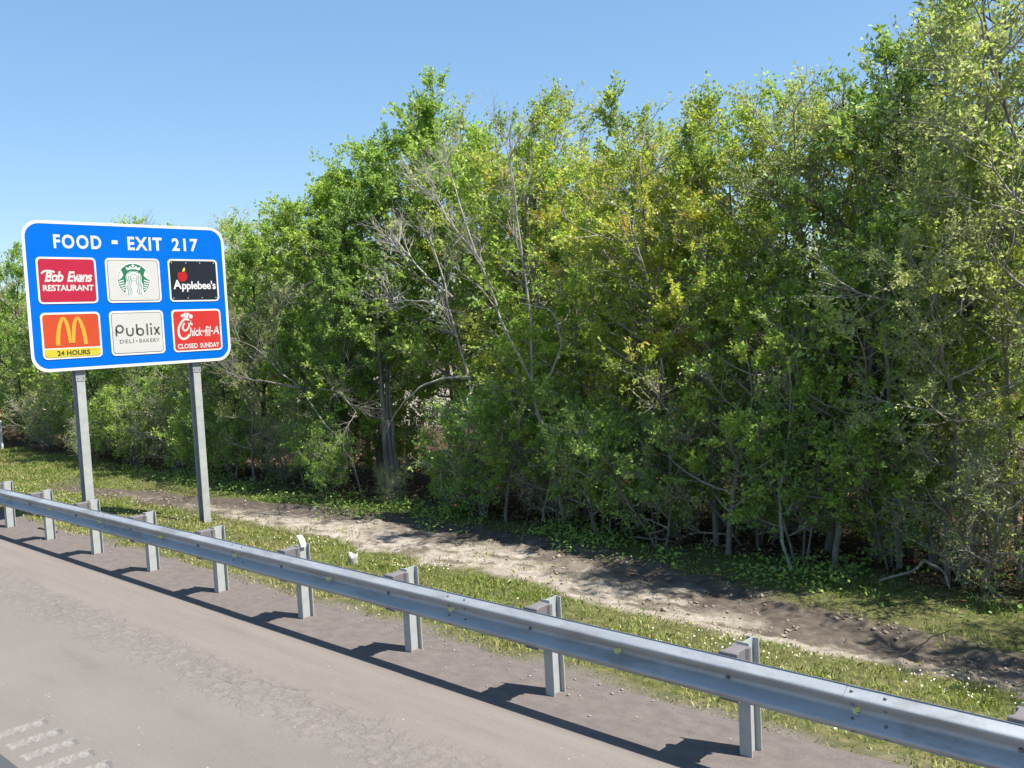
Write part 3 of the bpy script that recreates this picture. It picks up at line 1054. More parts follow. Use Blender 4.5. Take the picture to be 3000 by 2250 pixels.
def march(rs, start, d, length, Pn, lift=0.0, wig=0.1):
    N = len(start)
    pos = np.empty((N, Pn, 3))
    pos[:, 0] = start
    d = unit(d)
    st = (np.asarray(length) / (Pn - 1))[:, None]
    for k in range(1, Pn):
        d = unit(d + rs.normal(0, wig, (N, 3)) + np.array([0, 0, 1.0]) * lift)
        pos[:, k] = pos[:, k - 1] + d * st
    return pos


def sample(pos, which, s):
    Pn = pos.shape[1]
    x = np.clip(s, 0, 0.9999) * (Pn - 1)
    i = x.astype(int)
    f = (x - i)[:, None]
    p = pos[which, i] * (1 - f) + pos[which, i + 1] * f
    d = unit(pos[which, i + 1] - pos[which, i])
    return p, d


def offshoot(rs, d, spread):
    r = rs.normal(0, 1, d.shape)
    r = unit(r - (r * d).sum(1, keepdims=True) * d)
    return unit(d * np.cos(spread)[:, None] + r * np.sin(spread)[:, None])


def leaves_mesh(name, rs, p, axis, size, ratio=0.55, up_bias=0.7, tint_mu=0.5, tint_sd=0.18, clump=None):
    N = len(p)
    nrm = unit(rs.normal(0, 1, (N, 3)) + np.array([0, 0, 1.0]) * up_bias * 1.6)
    ax = unit(axis + rs.normal(0, 0.8, (N, 3)))
    ax = unit(ax - (ax * nrm).sum(1, keepdims=True) * nrm)
    sd = np.cross(nrm, ax)
    L = (size * rs.uniform(0.6, 1.25, N))[:, None]
    W = L * ratio
    fold = nrm * L * rs.uniform(-0.05, 0.16, N)[:, None]
    v = np.stack([p, p + ax * L * 0.45 + sd * W * 0.5 + fold, p + ax * L, p + ax * L * 0.45 - sd * W * 0.5 + fold], 1).reshape(-1, 3)
    q = np.arange(4 * N).reshape(N, 4)
    t = tint_mu + rs.normal(0, tint_sd, N) + (0 if clump is None else clump)
    return mesh_np(name, v, q, {'tint': ('FACE', np.clip(t, 0, 1))})


def build_tree(seed, H, spread, r0=0.09, base=0.22, limbs=16, per=6, twigs=5, leaves=14000, leaf=0.115, stems=1, lean=0.0, rise=0.5, lift=0.12,
               ratio=0.55, top=0.6, wig=0.10, stem_fan=0.14, twig_len=0.42, clumpy=0.10, tint=0.5, tsd=0.16, low_fill=0.0):
    """returns (trunk mesh, branch mesh, crown mesh or None), base at the origin"""
    rs = np.random.default_rng(seed)
    az = rs.uniform(0, 2 * np.pi)
    st = np.zeros((stems, 3))
    if stems > 1:
        a = az + np.arange(stems) * 2 * np.pi / stems + rs.normal(0, 0.4, stems)
        st[:, 0], st[:, 1] = 0.10 * np.cos(a), 0.10 * np.sin(a)
        d = np.stack([stem_fan * np.cos(a), stem_fan * np.sin(a), np.ones(stems)], 1)
    else:
        d = np.array([[lean * math.cos(az), lean * math.sin(az), 1.0]])
    hs = H * rs.uniform(0.82, 1.0, stems)
    hs[0] = H
    st[:, 2] = -0.25
    trunk = march(rs, st, d, hs + 0.25, 13, 0.02, wig * 0.55)
    trunk[:, :, 2] *= (H / max(trunk[:, -1, 2].max(), 0.1))
    tt = np.linspace(0, 1, 13)
    rad = r0 * (1 - tt[None, :]) ** 0.8 * rs.uniform(0.75, 1.0, (stems, 1)) + 0.007
    rad[:, 0] *= 1.35
    tv, tq = tubes(trunk, rad, 8)
    me_t = mesh_np('trunk', tv, tq, smooth=True)
    # limbs
    n1 = limbs * stems
    w = np.repeat(np.arange(stems), limbs)
    u = np.tile((np.arange(limbs) + 0.5) / limbs, stems) + rs.normal(0, 0.02, n1)
    s = np.clip(base + (0.985 - base) * u, 0.03, 0.99)
    p, dd = sample(trunk, w, s)
    a = az + np.arange(n1) * 2.399 + rs.normal(0, 0.35, n1)
    el = rise * (0.35 + 0.9 * u) + rs.normal(0, 0.15, n1)
    d1 = np.stack([np.cos(a) * np.cos(el), np.sin(a) * np.cos(el), np.sin(el)], 1)
    prof = (0.5 + 0.5 * np.sin(np.pi * np.clip(0.18 + 0.75 * u, 0, 1))) * (1 - (1 - top) * u)
    l1 = spread * prof * rs.uniform(0.7, 1.15, n1)
    if stems > 1:
        l1 *= 0.8
    limb = march(rs, p, d1, l1, 6, lift, wig)
    rl = np.interp(s, tt, rad[0]) * 0.62
    rlim = rl[:, None] * (1 - np.linspace(0, 1, 6)[None, :]) ** 0.7 + 0.005
    # branches
    n2 = n1 * per
    w2 = np.repeat(np.arange(n1), per)
    s2 = rs.uniform(0.18, 0.98, n2)
    p2, d2 = sample(limb, w2, s2)
    d2 = offshoot(rs, d2, rs.uniform(0.45, 1.1, n2))
    l2 = np.clip(l1[w2] * 0.5 * (1.15 - 0.6 * s2) * rs.uniform(0.7, 1.3, n2), 0.22, 1.6)
    br = march(rs, p2, d2, l2, 4, lift * 0.7, wig * 1.3)
    rb = (0.008 + 0.004 * l2)[:, None] * np.array([1, 0.75, 0.5, 0.28])[None, :]
    # twigs
    n3 = n2 * twigs
    w3 = np.repeat(np.arange(n2), twigs)
    s3 = rs.uniform(0.25, 1.0, n3)
    p3, d3 = sample(br, w3, s3)
    d3 = offshoot(rs, d3, rs.uniform(0.2, 0.95, n3))
    l3 = twig_len * rs.uniform(0.5, 1.25, n3)
    tw = march(rs, p3, d3, l3, 3, lift * 0.5, wig * 1.6)
    rt_ = np.full(n3, 0.0042)[:, None] * np.array([1, 0.8, 0.45])[None, :]
    vs_, qs_ = [], []
    off = 0
    for pos, r_, sd in ((limb, rlim, 5), (br, rb, 4), (tw, rt_, 3)):
        v_, q_ = tubes(pos, r_, sd)
        vs_.append(v_)
        qs_.append(q_ + off)
        off += len(v_)
    me_b = mesh_np('branches', np.concatenate(vs_), np.concatenate(qs_), smooth=True)
    me_c = None
    if leaves:
        # some branches carry many leaves, some few: light and dark clumps, gaps between
        wt = np.clip(rs.lognormal(0, 0.75, n2), 0.05, 4)
        pr = wt[w3]
        pr = pr / pr.sum()
        k = rs.choice(n3, leaves, p=pr)
        sp = rs.uniform(0.15, 1.05, leaves)
        pl, dl = sample(tw, k, sp)
        pl = pl + rs.normal(0, 0.035, (leaves, 3))
        cl = rs.normal(0, clumpy, n2)[w3[k]] + rs.normal(0, clumpy * 0.7, n1)[w2[w3[k]]]
        me_c = leaves_mesh('crown', rs, pl, dl, leaf, ratio, 0.3, tint, tsd, cl)
    return me_t, me_b, me_c


# leaf colour ranges: dark green .. fresh green .. yellowing, by species
F_fresh = foliage_mat('leaf_fresh', [(0.0, (0.1202, 0.2083, 0.04437)), (0.4, (0.2825, 0.4283, 0.07607)), (0.7, (0.4207, 0.5672, 0.1014)), (1.0, (0.565, 0.6135, 0.1394))], 0.54)
F_deep = foliage_mat('leaf_deep', [(0.0, (0.09918, 0.1862, 0.05092)), (0.45, (0.2409, 0.3992, 0.09456)), (0.75, (0.3967, 0.5721, 0.1236)), (1.0, (0.5526, 0.652, 0.16))], 0.52, 0.03)
F_olive = foliage_mat('leaf_olive', [(0.0, (0.1887, 0.2241, 0.09355)), (0.45, (0.3774, 0.4246, 0.1621)), (0.75, (0.5071, 0.5425, 0.2121)), (1.0, (0.6133, 0.5779, 0.262))], 0.54)
F_yellow = foliage_mat('leaf_yellowing', [(0.0, (0.1607, 0.2416, 0.04025)), (0.4, (0.3534, 0.4413, 0.06325)), (0.7, (0.5462, 0.5568, 0.07475)), (0.9, (0.6105, 0.4623, 0.07475)), (1.0, (0.5676, 0.3047, 0.092))], 0.54)
F_gloss = foliage_mat('leaf_glossy', [(0.0, (0.1107, 0.1938, 0.0605)), (0.5, (0.2689, 0.4173, 0.1059)), (0.85, (0.4585, 0.5962, 0.1513)), (1.0, (0.6641, 0.5514, 0.1967))], 0.34, 0.05, 0.45)
B_grey = bark_mat('bark_grey', (0.13, 0.115, 0.095), (0.27, 0.245, 0.21))
B_pale = bark_mat('bark_pale', (0.25, 0.235, 0.195), (0.45, 0.425, 0.36))
B_dark = bark_mat('bark_dark', (0.065, 0.052, 0.042), (0.15, 0.122, 0.10))
TWIG = bark_mat('twig_grey', (0.22, 0.20, 0.17), (0.40, 0.365, 0.31))


def proto(kind, seed, leaf_mat, bark, twig=None, **kw):
    t, br, c = build_tree(seed, **kw)
    t.materials.append(bark)
    br.materials.append(twig or bark)
    if c is not None:
        c.materials.append(leaf_mat)
    return (t, br, c)


K = {}
# each species: a few individuals, reused turned and scaled
K['dense'] = [proto('dense', 11 + i, F_fresh, B_grey, None, H=9.0, spread=2.6, r0=0.12, base=0.20, limbs=30, per=7, twigs=5, leaves=34000, leaf=0.105, top=0.95, clumpy=0.09, tint=0.42) for i in range(2)]
K['deep'] = [proto('deep', 21 + i, F_deep, B_dark, None, H=8.0, spread=2.3, r0=0.10, base=0.16, limbs=26, per=7, twigs=5, leaves=17500, leaf=0.100, top=0.95, tint=0.5) for i in range(3)]
K['fresh'] = [proto('fresh', 31 + i, F_fresh, B_grey, TWIG, H=7.5, spread=2.2, r0=0.08, base=0.18, limbs=26, per=7, twigs=5, leaves=13500, leaf=0.115, top=0.98, tint=0.5) for i in range(3)]
K['yellow'] = [proto('yellow', 41 + i, F_yellow, B_grey, TWIG, H=8.0, spread=2.1, r0=0.075, base=0.2, limbs=28, per=7, twigs=5, leaves=17500, leaf=0.082, top=1.0, tint=0.44, clumpy=0.17) for i in range(3)]
K['olive'] = [proto('olive', 51 + i, F_olive, B_grey, TWIG, H=7.5, spread=2.1, r0=0.075, base=0.18, limbs=26, per=7, twigs=6, leaves=14000, leaf=0.070, top=1.0, wig=0.16) for i in range(3)]
K['upright'] = [proto('upright', 61 + i, F_deep, B_grey, None, H=10.0, spread=2.1, r0=0.062, base=0.3, limbs=34, per=7, twigs=5, leaves=22000, leaf=0.100, rise=0.8, lift=0.24, top=0.8, tint=0.5) for i in range(2)]
K['glossy'] = [proto('glossy', 71 + i, F_gloss, B_dark, None, H=8.5, spread=2.1, r0=0.10, base=0.22, limbs=26, per=6, twigs=5, leaves=9500, leaf=0.135, ratio=0.42, top=0.85) for i in range(2)]
K['sparse'] = [proto('sparse', 81 + i, F_olive, B_grey, TWIG, H=8.2, spread=1.9, r0=0.06, base=0.25, limbs=24, per=7, twigs=6, leaves=6200, leaf=0.075, rise=0.7, lift=0.16, top=0.85, wig=0.15) for i in range(2)]
K['bare'] = [proto('bare', 91 + i, None, B_pale, TWIG, H=6.5, spread=1.9, r0=0.06, base=0.42, limbs=13, per=7, twigs=6, leaves=0, rise=0.95, lift=0.10, top=0.8, wig=0.13, twig_len=0.5) for i in range(2)]
K['shrub'] = [proto('shrub', 101 + i, [F_fresh, F_deep, F_fresh, F_deep][i], B_grey, TWIG, H=2.6 + 0.4 * i, spread=1.3, r0=0.03, base=0.22, limbs=9, per=6, twigs=5, leaves=7600, leaf=0.105, stems=4, stem_fan=0.30, top=0.98, tint=0.5) for i in range(4)]
K['thicket'] = [proto('thicket', 111 + i, F_olive, B_grey, TWIG, H=2.4, spread=1.2, r0=0.025, base=0.15, limbs=9, per=6, twigs=6, leaves=4600, leaf=0.066, stems=4, stem_fan=0.35, top=0.8, wig=0.17, tint=0.4) for i in range(2)]

INFO = {     # kind: name, look, category
    'dense': ('broadleaf_tree', 'dense bright green tree', 'tree'),
    'deep': ('broadleaf_tree', 'bushy deep green tree', 'tree'),
    'fresh': ('young_tree', 'light green young tree', 'tree'),
    'yellow': ('yellowing_tree', 'yellow green tree', 'tree'),
    'olive': ('twiggy_tree', 'grey olive twiggy tree', 'tree'),
    'upright': ('upright_tree', 'steep branched narrow tree', 'tree'),
    'glossy': ('evergreen_tree', 'dark glossy evergreen', 'tree'),
    'sparse': ('sparse_tree', 'thin sparse leaved tree', 'tree'),
    'bare': ('bare_tree', 'leafless pale tree', 'tree'),
    'shrub': ('leafy_shrub', 'leafy green shrub', 'shrub'),
    'thicket': ('twiggy_shrub', 'tangled twiggy shrub', 'shrub'),
}


def whereabouts(kind, x, y, h):
    """size, depth in the wood and the nearest landmark along it, in words"""
    if kind in ('shrub', 'thicket'):
        size = 'low' if h < 2.1 else ('tall' if h > 2.8 else 'mid sized')
        depth = 'on the wood edge' if x < 14.5 else 'inside the wood'
    else:
        size = 'low' if h < 6.5 else ('tall' if h > 8.6 else 'mid height')
        depth = 'at the wood front' if x < 14.3 else ('in the second rank' if x < 17.5 else ('behind the front trees' if x < 20 else 'deep in the wood'))
    marks = ((-9, 'past the fallen forked branch'), (3.2, 'by the fallen forked branch'), (6.0, 'by the sapling with curved foot'), (8.6, 'facing the last rail posts'), (10.6, 'by the pale forked tree'), (13.2, 'by the dead white tree'), (16.6, 'by the mossy trunk'),
             (19.5, 'opposite the pipe stub'), (23.5, 'right behind the sign posts'), (29.0, 'behind the blue sign'), (37.0, 'near the orange marker post'), (45.0, 'beyond the orange marker post'))
    return size, depth, [m for a, m in marks if y >= a][-1]


counts = {}
planted = {}


def plant(kind, x, y, h=None, rz=None, var=None, wide=1.0):
    name, look, cat = INFO[kind]
    k = counts.get(kind, 0)
    counts[kind] = k + 1
    vi = (k if var is None else var) % len(K[kind])
    t, br, c = K[kind][vi]
    root = empty(name, (x, y, ground_at(x, y) - 0.02), k * 2.1 + x if rz is None else rz)
    s = h / kind_h[kind][vi]
    root.scale = (s * wide, s * wide, s)
    size, depth, mark = whereabouts(kind, x, y, h)
    lab = '%s %s %s, %s' % (size, look, depth, mark)
    tag(root, lab, cat)
    planted.setdefault(lab, []).append((h, size, root))
    link('trunk', t, root)
    link('branches', br, root)
    if c is not None:
        link('crown', c, root)
    return root


def top_of(me):
    c = np.empty(len(me.vertices) * 3, np.float32)
    me.vertices.foreach_get('co', c)
    return float(c.reshape(-1, 3)[:, 2].max())


kind_h = {k: [max(top_of(m) for m in tr if m is not None) for tr in v_] for k, v_ in K.items()}

# --- the trees that make the skyline, from the right end of the view to the far left
rs_h = np.random.default_rng(8)
SKY = [
    ('sparse', 14.9, 3.0, 8.8), ('olive', 15.4, 3.9, 9.4), ('olive', 14.9, 5.0, 8.0), ('yellow', 14.0, 3.8, 6.2), ('glossy', 15.4, 5.5, 9.0), ('glossy', 16.6, 4.6, 9.8), ('sparse', 16.2, 7.3, 8.3), ('olive', 15.0, 6.7, 7.2),
    ('yellow', 16.6, 6.3, 8.2), ('yellow', 15.4, 8.9, 9.0), ('yellow', 16.0, 10.3, 8.9), ('deep', 17.2, 9.4, 8.6), ('yellow', 14.2, 10.4, 7.6), ('yellow', 16.2, 12.0, 8.7),
    ('fresh', 14.9, 12.6, 8.0), ('olive', 17.2, 13.4, 9.0), ('yellow', 15.2, 14.0, 8.4), ('sparse', 17.6, 14.9, 9.5), ('olive', 18.2, 16.2, 10.0), ('upright', 18.2, 18.4, 11.1),
    ('fresh', 15.6, 16.0, 8.4), ('dense', 16.2, 19.5, 9.7), ('dense', 15.6, 21.6, 8.5), ('upright', 15.2, 17.8, 8.2), ('upright', 14.9, 19.6, 7.8), ('deep', 15.2, 23.6, 7.8), ('sparse', 16.2, 25.2, 8.9),
    ('olive', 15.0, 25.4, 7.2), ('deep', 16.6, 27.0, 8.5), ('fresh', 16.0, 29.2, 8.7), ('olive', 15.4, 31.0, 8.2), ('deep', 16.0, 32.6, 8.9), ('olive', 15.6, 35.2, 8.6), ('bare', 17.5, 34.6, 9.8),
    ('fresh', 16.6, 37.6, 9.0), ('olive', 15.4, 40.0, 8.6), ('deep', 15.8, 43.0, 9.2), ('olive', 14.6, 46.0, 9.2), ('deep', 15.6, 49.0, 9.4), ('fresh', 16.0, 52.5, 9.6), ('olive', 15.5, 56.0, 9.6),
    ('yellow', 15.9, 7.7, 8.3), ('yellow', 16.6, 11.0, 8.5), ('olive', 15.8, 6.3, 8.3), ('fresh', 16.8, 14.6, 8.8), ('olive', 17.0, 17.4, 9.3), ('fresh', 17.0, 21.0, 8.8), ('sparse', 12.9, 0.4, 7.4), ('sparse', 12.6, -2.0, 7.8),
    # lower trees along the front of the wood
    ('fresh', 13.4, 6.2, 5.7), ('fresh', 13.2, 7.9, 5.0), ('olive', 13.5, 4.6, 5.2), ('yellow', 14.0, 9.4, 6.6), ('fresh', 13.6, 11.0, 5.0), ('fresh', 13.3, 13.0, 4.4),
    ('olive', 13.9, 20.4, 5.4), ('olive', 13.5, 22.6, 5.2), ('deep', 13.8, 24.4, 4.8), ('olive', 14.0, 26.4, 5.8), ('deep', 14.0, 29.0, 5.4), ('deep', 13.9, 33.0, 5.6), ('fresh', 14.2, 36.4, 5.4), ('deep', 15.2, 42.4, 5.6),
]
# height of the wood's top along its length: bearing from the road (x/y) and slope of its skyline
_wy = [60, 47.8, 35, 27.9, 25.9, 24.7, 22.9, 21.9, 21.1, 20.2, 19.8, 18.3, 17.5, 17.1, 16.6, 15.8, 15.3, 14.9, 14.4, 13.7, 12.9, 11.9, 11.2, 10.9, 10.6, 9.7, 8.9, 8.5, 8.1, 7.8, 7.5, 7.2, 6.6, 6.3, 6.0, 4.2, 0]
_wz = [9.0, 8.7, 8.3, 7.7, 7.5, 8.0, 7.4, 7.5, 8.0, 8.1, 9.1, 9.0, 8.6, 9.1, 9.4, 9.3, 8.8, 8.9, 8.7, 8.2, 7.8, 7.7, 7.4, 7.7, 8.2, 8.0, 8.2, 8.0, 7.3, 6.7, 7.2, 7.4, 7.4, 8.0, 8.3, 9.0, 9.0]


def wood_top(x, y):
    y16 = 16.0 * y / x
    z16 = float(np.interp(y16, _wy[::-1], _wz[::-1]))
    return 3.24 + (z16 - 3.24) * x / 16.0 + 0.66


for kind, x_, y_, h_ in SKY:
    # crowns reach out over the track, except round the bare pale trees
    if x_ > 14.6 and not 11.5 < y_ < 16.5:
        x_ -= 0.8
    if h_ > 6.5:
        h_ = wood_top(x_, y_) * {'upright': 1.01, 'sparse': 1.05, 'dense': 1.03, 'bare': 1.06}.get(kind, 0.98) * float(rs_h.uniform(0.95, 1.03)) if y_ > 2 else h_
    plant(kind, x_, y_, h_, wide=1.08 if x_ < 15 else 1.0)
# --- deeper rows, a little lower than the skyline
rs = np.random.default_rng(3)
seq = ['deep', 'fresh', 'olive', 'deep', 'dense', 'olive', 'fresh', 'deep']
i = 0
for row, x0, h0, step in ((0, 18.6, 7.7, 2.4), (1, 21.5, 8.2, 2.9), (2, 25.5, 8.6, 3.8)):
    y = 4.5 + row
    while y < 60 + row * 5:
        yy = y + float(rs.normal(0, 0.5))
        xx = x0 + float(rs.normal(0, 0.6))
        # the wood is thin towards the sunlit clearing
        bearing = math.degrees(math.atan2(xx, yy))
        if not 36.5 < bearing < 44.5:
            plant(seq[i % len(seq)], xx, yy, min(h0, 0.93 * wood_top(xx, yy)) * float(rs.uniform(0.88, 1.0)))
        i += 1
        y += step * float(rs.uniform(0.8, 1.2))
# --- shrubs along the edge of the wood
y = 2.8
i = 0
far_b = np.linspace(30, 52, 11)
for q, bb_ in enumerate(far_b):
    dd_ = 68 + 3 * (q % 3)
    plant(seq[(q * 3) % len(seq)], dd_ * math.sin(R(float(bb_))), dd_ * math.cos(R(float(bb_))), 9.0 + (q % 4) * 0.4, wide=1.25)
while y < 54:
    kind = 'thicket' if i % 3 == 1 else 'shrub'
    thin_ = 0.42 if 14.0 < y < 18.4 else 1.0
    plant(kind, 13.45 + float(rs.normal(0, 0.28)) + (0.3 if y < 6 else 0) + (1.3 if 35 < y < 43 else 0), y, thin_ * float(rs.uniform(1.9, 3.3)))
    if thin_ == 1.0:
        plant('shrub' if i % 2 else 'thicket', 15.2 + float(rs.normal(0, 0.4)), y + 0.6, float(rs.uniform(1.6, 3.0)))
    y += float(rs.uniform(1.0, 1.5)) * (1 + y / 60)
    i += 1

# --- hand-shaped stems: pale leaning trees at the front of the wood
def stem_tree(name, label, cat, stems, bark, seed, fan=None, twig=True, leafy=0, leaf_mat=None):
    """stems: list of (points [(x,y,z)...], r0, r1); fine twigs fan out of the upper half of each"""
    rs = np.random.default_rng(seed)
    base_p = np.array(stems[0][0][0], float)
    root = empty(name, tuple(base_p))
    tag(root, label, cat)
    tips = []
    for k, (pts, ra, rb) in enumerate(stems):
        pts = np.array(pts, float) - base_p
        t = np.linspace(0, len(pts) - 1, 16)
        # smooth path
        q = np.stack([np.interp(t, np.arange(len(pts)), pts[:, c]) for c in range(3)], 1)
        q[1:-1] = 0.25 * q[:-2] + 0.5 * q[1:-1] + 0.25 * q[2:]
        q[1:-1] += rs.normal(0, 0.012, (14, 3))
        v_, f_ = tubes(q[None], np.linspace(ra, rb, 16)[None], 8)
        link('trunk' if k == 0 else 'limb', mesh_np('trunk' if k == 0 else 'limb', v_, f_, smooth=True), root, bark)
        tips.append(q)
    if twig:
        tv, tq, off = [], [], 0
        lp_, ld_ = [], []
        for k, q in enumerate(tips):
            if fan is not None and not fan[k]:
                continue
            n1 = 7
            s = rs.uniform(0.45, 1.0, n1)
            p, d = sample(q[None], np.zeros(n1, int), s)
            d = offshoot(rs, d, rs.uniform(0.2, 0.7, n1))
            L = rs.uniform(0.5, 1.2, n1) * (1.2 - 0.4 * s)
            b1 = march(rs, p, d, L, 5, 0.05, 0.10)
            n2 = n1 * 6
            w2 = np.repeat(np.arange(n1), 6)
            p2, d2 = sample(b1, w2, rs.uniform(0.15, 1, n2))
            b2_ = march(rs, p2, offshoot(rs, d2, rs.uniform(0.2, 0.8, n2)), rs.uniform(0.25, 0.7, n2), 4, 0.05, 0.14)
            n3 = n2 * 4
            w3 = np.repeat(np.arange(n2), 4)
            p3, d3 = sample(b2_, w3, rs.uniform(0.2, 1, n3))
            b3 = march(rs, p3, offshoot(rs, d3, rs.uniform(0.2, 0.8, n3)), rs.uniform(0.12, 0.35, n3), 3, 0.04, 0.15)
            for pos, r_ in ((b1, np.linspace(0.011, 0.005, 5)), (b2_, np.linspace(0.0055, 0.0025, 4)), (b3, np.linspace(0.0032, 0.0016, 3))):
                v_, f_ = tubes(pos, np.repeat(r_[None], len(pos), 0), 4)
                tv.append(v_)
                tq.append(f_ + off)
                off += len(v_)
            if leafy:
                kk = rs.integers(0, n3, leafy)
                p4, d4 = sample(b3, kk, rs.uniform(0.2, 1, leafy))
                lp_.append(p4 + rs.normal(0, 0.03, p4.shape))
                ld_.append(d4)
        if tv:
            link('branches', mesh_np('branches', np.concatenate(tv), np.concatenate(tq), smooth=True), root, bark)
        if lp_:
            link('crown', leaves_mesh('crown', rs, np.concatenate(lp_), np.concatenate(ld_), 0.11), root, leaf_mat)
    return root


used_labels = set()
for lab, rows in planted.items():
    new = [lab.replace(rows[0][1], w_, 1) for w_ in ('shorter', 'taller')]
    if len(rows) == 2 and abs(rows[0][0] - rows[1][0]) > 0.03 * rows[0][0] and not used_labels.intersection(new):
        used_labels.update(new)
        rows.sort(key=lambda r: r[0])
        for (h_, size, root), w_ in zip(rows, ('shorter', 'taller')):
            root['label'] = lab.replace(size, w_, 1)
    elif len(rows) > 1:
        for h_, size, root in rows:
            root['group'] = lab
GZ = -0.67
stem_tree('forked_tree', 'pale forked tree with bare grey twig fans leaning in the middle of the wood', 'tree', [
    ([(13.84, 11.85, GZ - 0.2), (13.6, 11.95, 0.6), (13.35, 12.05, 1.6), (13.3, 12.1, 2.25)], 0.05, 0.036),
    ([(13.3, 12.1, 2.2), (13.1, 12.5, 3.1), (12.9, 12.8, 4.2), (12.8, 13.3, 5.6), (12.8, 13.6, 6.5)], 0.033, 0.010),
    ([(12.9, 12.9, 4.5), (12.6, 13.3, 5.2), (12.5, 13.9, 6.0)], 0.022, 0.008),
    ([(13.3, 12.1, 2.2), (13.3, 12.05, 3.3), (13.2, 12.1, 4.6), (13.1, 12.15, 6.0), (13.0, 12.2, 6.8)], 0.030, 0.008),
    ([(13.32, 12.05, 1.9), (13.2, 11.5, 2.3), (13.1, 11.1, 2.9), (13.1, 11.3, 3.5), (13.0, 12.0, 3.65)], 0.03, 0.010),
], B_pale, 401, [0, 1, 1, 1, 0])
stem_tree('dead_tree', 'dead white barked tree with drooping bare limbs in front of dense foliage', 'tree', [
    ([(13.9, 14.2, GZ - 0.2), (13.8, 14.25, 0.8), (13.7, 14.2, 2.2), (13.5, 14.35, 3.0), (13.4, 14.5, 4.2), (13.3, 14.8, 5.2)], 0.042, 0.012),
    ([(13.6, 14.5, 3.9), (13.4, 15.0, 4.3), (13.3, 15.5, 4.9), (13.3, 15.95, 5.3)], 0.028, 0.008),
    ([(13.6, 14.45, 3.6), (13.3, 15.0, 3.85), (13.2, 15.7, 3.9), (13.2, 16.3, 4.0)], 0.028, 0.008),
    ([(13.7, 14.2, 2.2), (13.3, 14.6, 2.25), (13.0, 15.2, 2.0), (12.9, 15.9, 1.4), (12.9, 16.2, 0.9)], 0.030, 0.007),
    ([(13.75, 14.2, 1.9), (13.2, 13.9, 1.7), (12.9, 14.0, 1.1), (12.8, 14.3, 0.4), (12.85, 14.4, -0.1)], 0.028, 0.008),
], B_pale, 402, [1, 1, 1, 0, 0])
stem_tree('leaning_dead_tree', 'grey dead tree sprawling sideways with tangled bare branches right of the sign', 'tree', [
    ([(13.6, 18.0, GZ - 0.2), (13.4, 18.15, 0.5), (13.1, 18.7, 1.1), (12.95, 19.3, 2.0), (12.9, 20.1, 2.35), (12.7, 20.7, 3.0), (12.6, 21.8, 3.3)], 0.028, 0.010),
    ([(12.9, 19.3, 2.0), (12.5, 20.2, 2.2), (12.4, 21.3, 2.3), (12.3, 22.4, 2.7)], 0.028, 0.008),
    ([(12.75, 20.0, 2.6), (12.5, 19.6, 3.3), (12.4, 19.4, 4.0)], 0.022, 0.008),
    ([(13.0, 19.0, 1.7), (12.7, 18.2, 2.0), (12.6, 17.3, 2.0), (12.5, 16.6, 1.5)], 0.024, 0.007),
], B_grey, 404, [1, 1, 1, 1])
stem_tree('curved_sapling', 'slender pale sapling with a sharply curved foot at the edge of the wood', 'tree', [
    ([(12.92, 6.62, GZ - 0.1), (13.0, 6.78, -0.45), (13.08, 6.9, -0.1), (13.1, 6.92, 0.35), (13.15, 6.88, 0.8), (13.3, 6.7, 1.9), (13.5, 6.6, 3.2)], 0.036, 0.012),
], B_pale, 403, [1], True, 500, F_fresh)
for (lab, x, y, h_, r_, dx, dy, mt, sd) in (
        ('straight grey trunk beside the pale forked tree', 14.24, 11.7, 4.2, 0.05, 0.15, 0.1, B_grey, 411),
        ('dark thin trunk near the sapling with the curved foot', 13.64, 8.38, 4.6, 0.055, 0.1, 0.1, B_grey, 412),
        ('smooth pale trunk near the broken fallen branch', 13.88, 5.42, 4.4, 0.045, 0.0, 0.15, B_pale, 413),
        ('grey trunk between the pale trunks by the fallen branch', 14.3, 5.9, 5.0, 0.085, 0.1, 0.1, B_grey, 414),
        ('pale straight trunk lit by sun beside the fallen branch', 14.0, 4.55, 4.4, 0.055, 0.1, 0.0, B_pale, 415),
        ('mossy greenish trunk left of the pale leaning tree', 14.37, 18.0, 4.4, 0.085, 0.05, 0.1, B_grey, 416),
        ('white barked thin trunk next to the mossy trunk', 14.8, 18.15, 4.6, 0.05, 0.0, 0.25, B_pale, 417),
        ('pale trunk seen between the posts of the blue sign', 15.4, 34.6, 4.6, 0.10, 0.2, 0.1, B_pale, 418),
        ('second pale trunk seen between the posts of the blue sign', 15.7, 34.2, 4.8, 0.09, 0.1, 0.3, B_grey, 419)):
    stem_tree('slim_tree', lab, 'tree', [([(x, y, GZ - 0.2), (x + dx * 0.3, y + dy * 0.3, h_ * 0.33), (x + dx * 0.5, y + dy * 0.8, h_ * 0.66), (x + dx, y + dy, h_)], r_, r_ * 0.35)], mt, sd, [1], True, 700, F_deep)


# --- sticks on the ground
def stick(name, label, paths, mat, seed):
    rs = np.random.default_rng(seed)
    b0 = np.array(paths[0][0][0], float)
    root = empty(name, tuple(b0))
    tag(root, label, 'branch')
    for k, (pts, ra, rb) in enumerate(paths):
        pts = np.array(pts, float) - b0
        t = np.linspace(0, len(pts) - 1, 10)
        q = np.stack([np.interp(t, np.arange(len(pts)), pts[:, c]) for c in range(3)], 1)
        q[1:-1] += rs.normal(0, 0.01, (8, 3))
        v_, f_ = tubes(q[None], np.linspace(ra, rb, 10)[None], 6)
        link('stem' if k == 0 else 'side_branch', mesh_np('stem' if k == 0 else 'side_branch', v_, f_, smooth=True), root, mat)
    return root


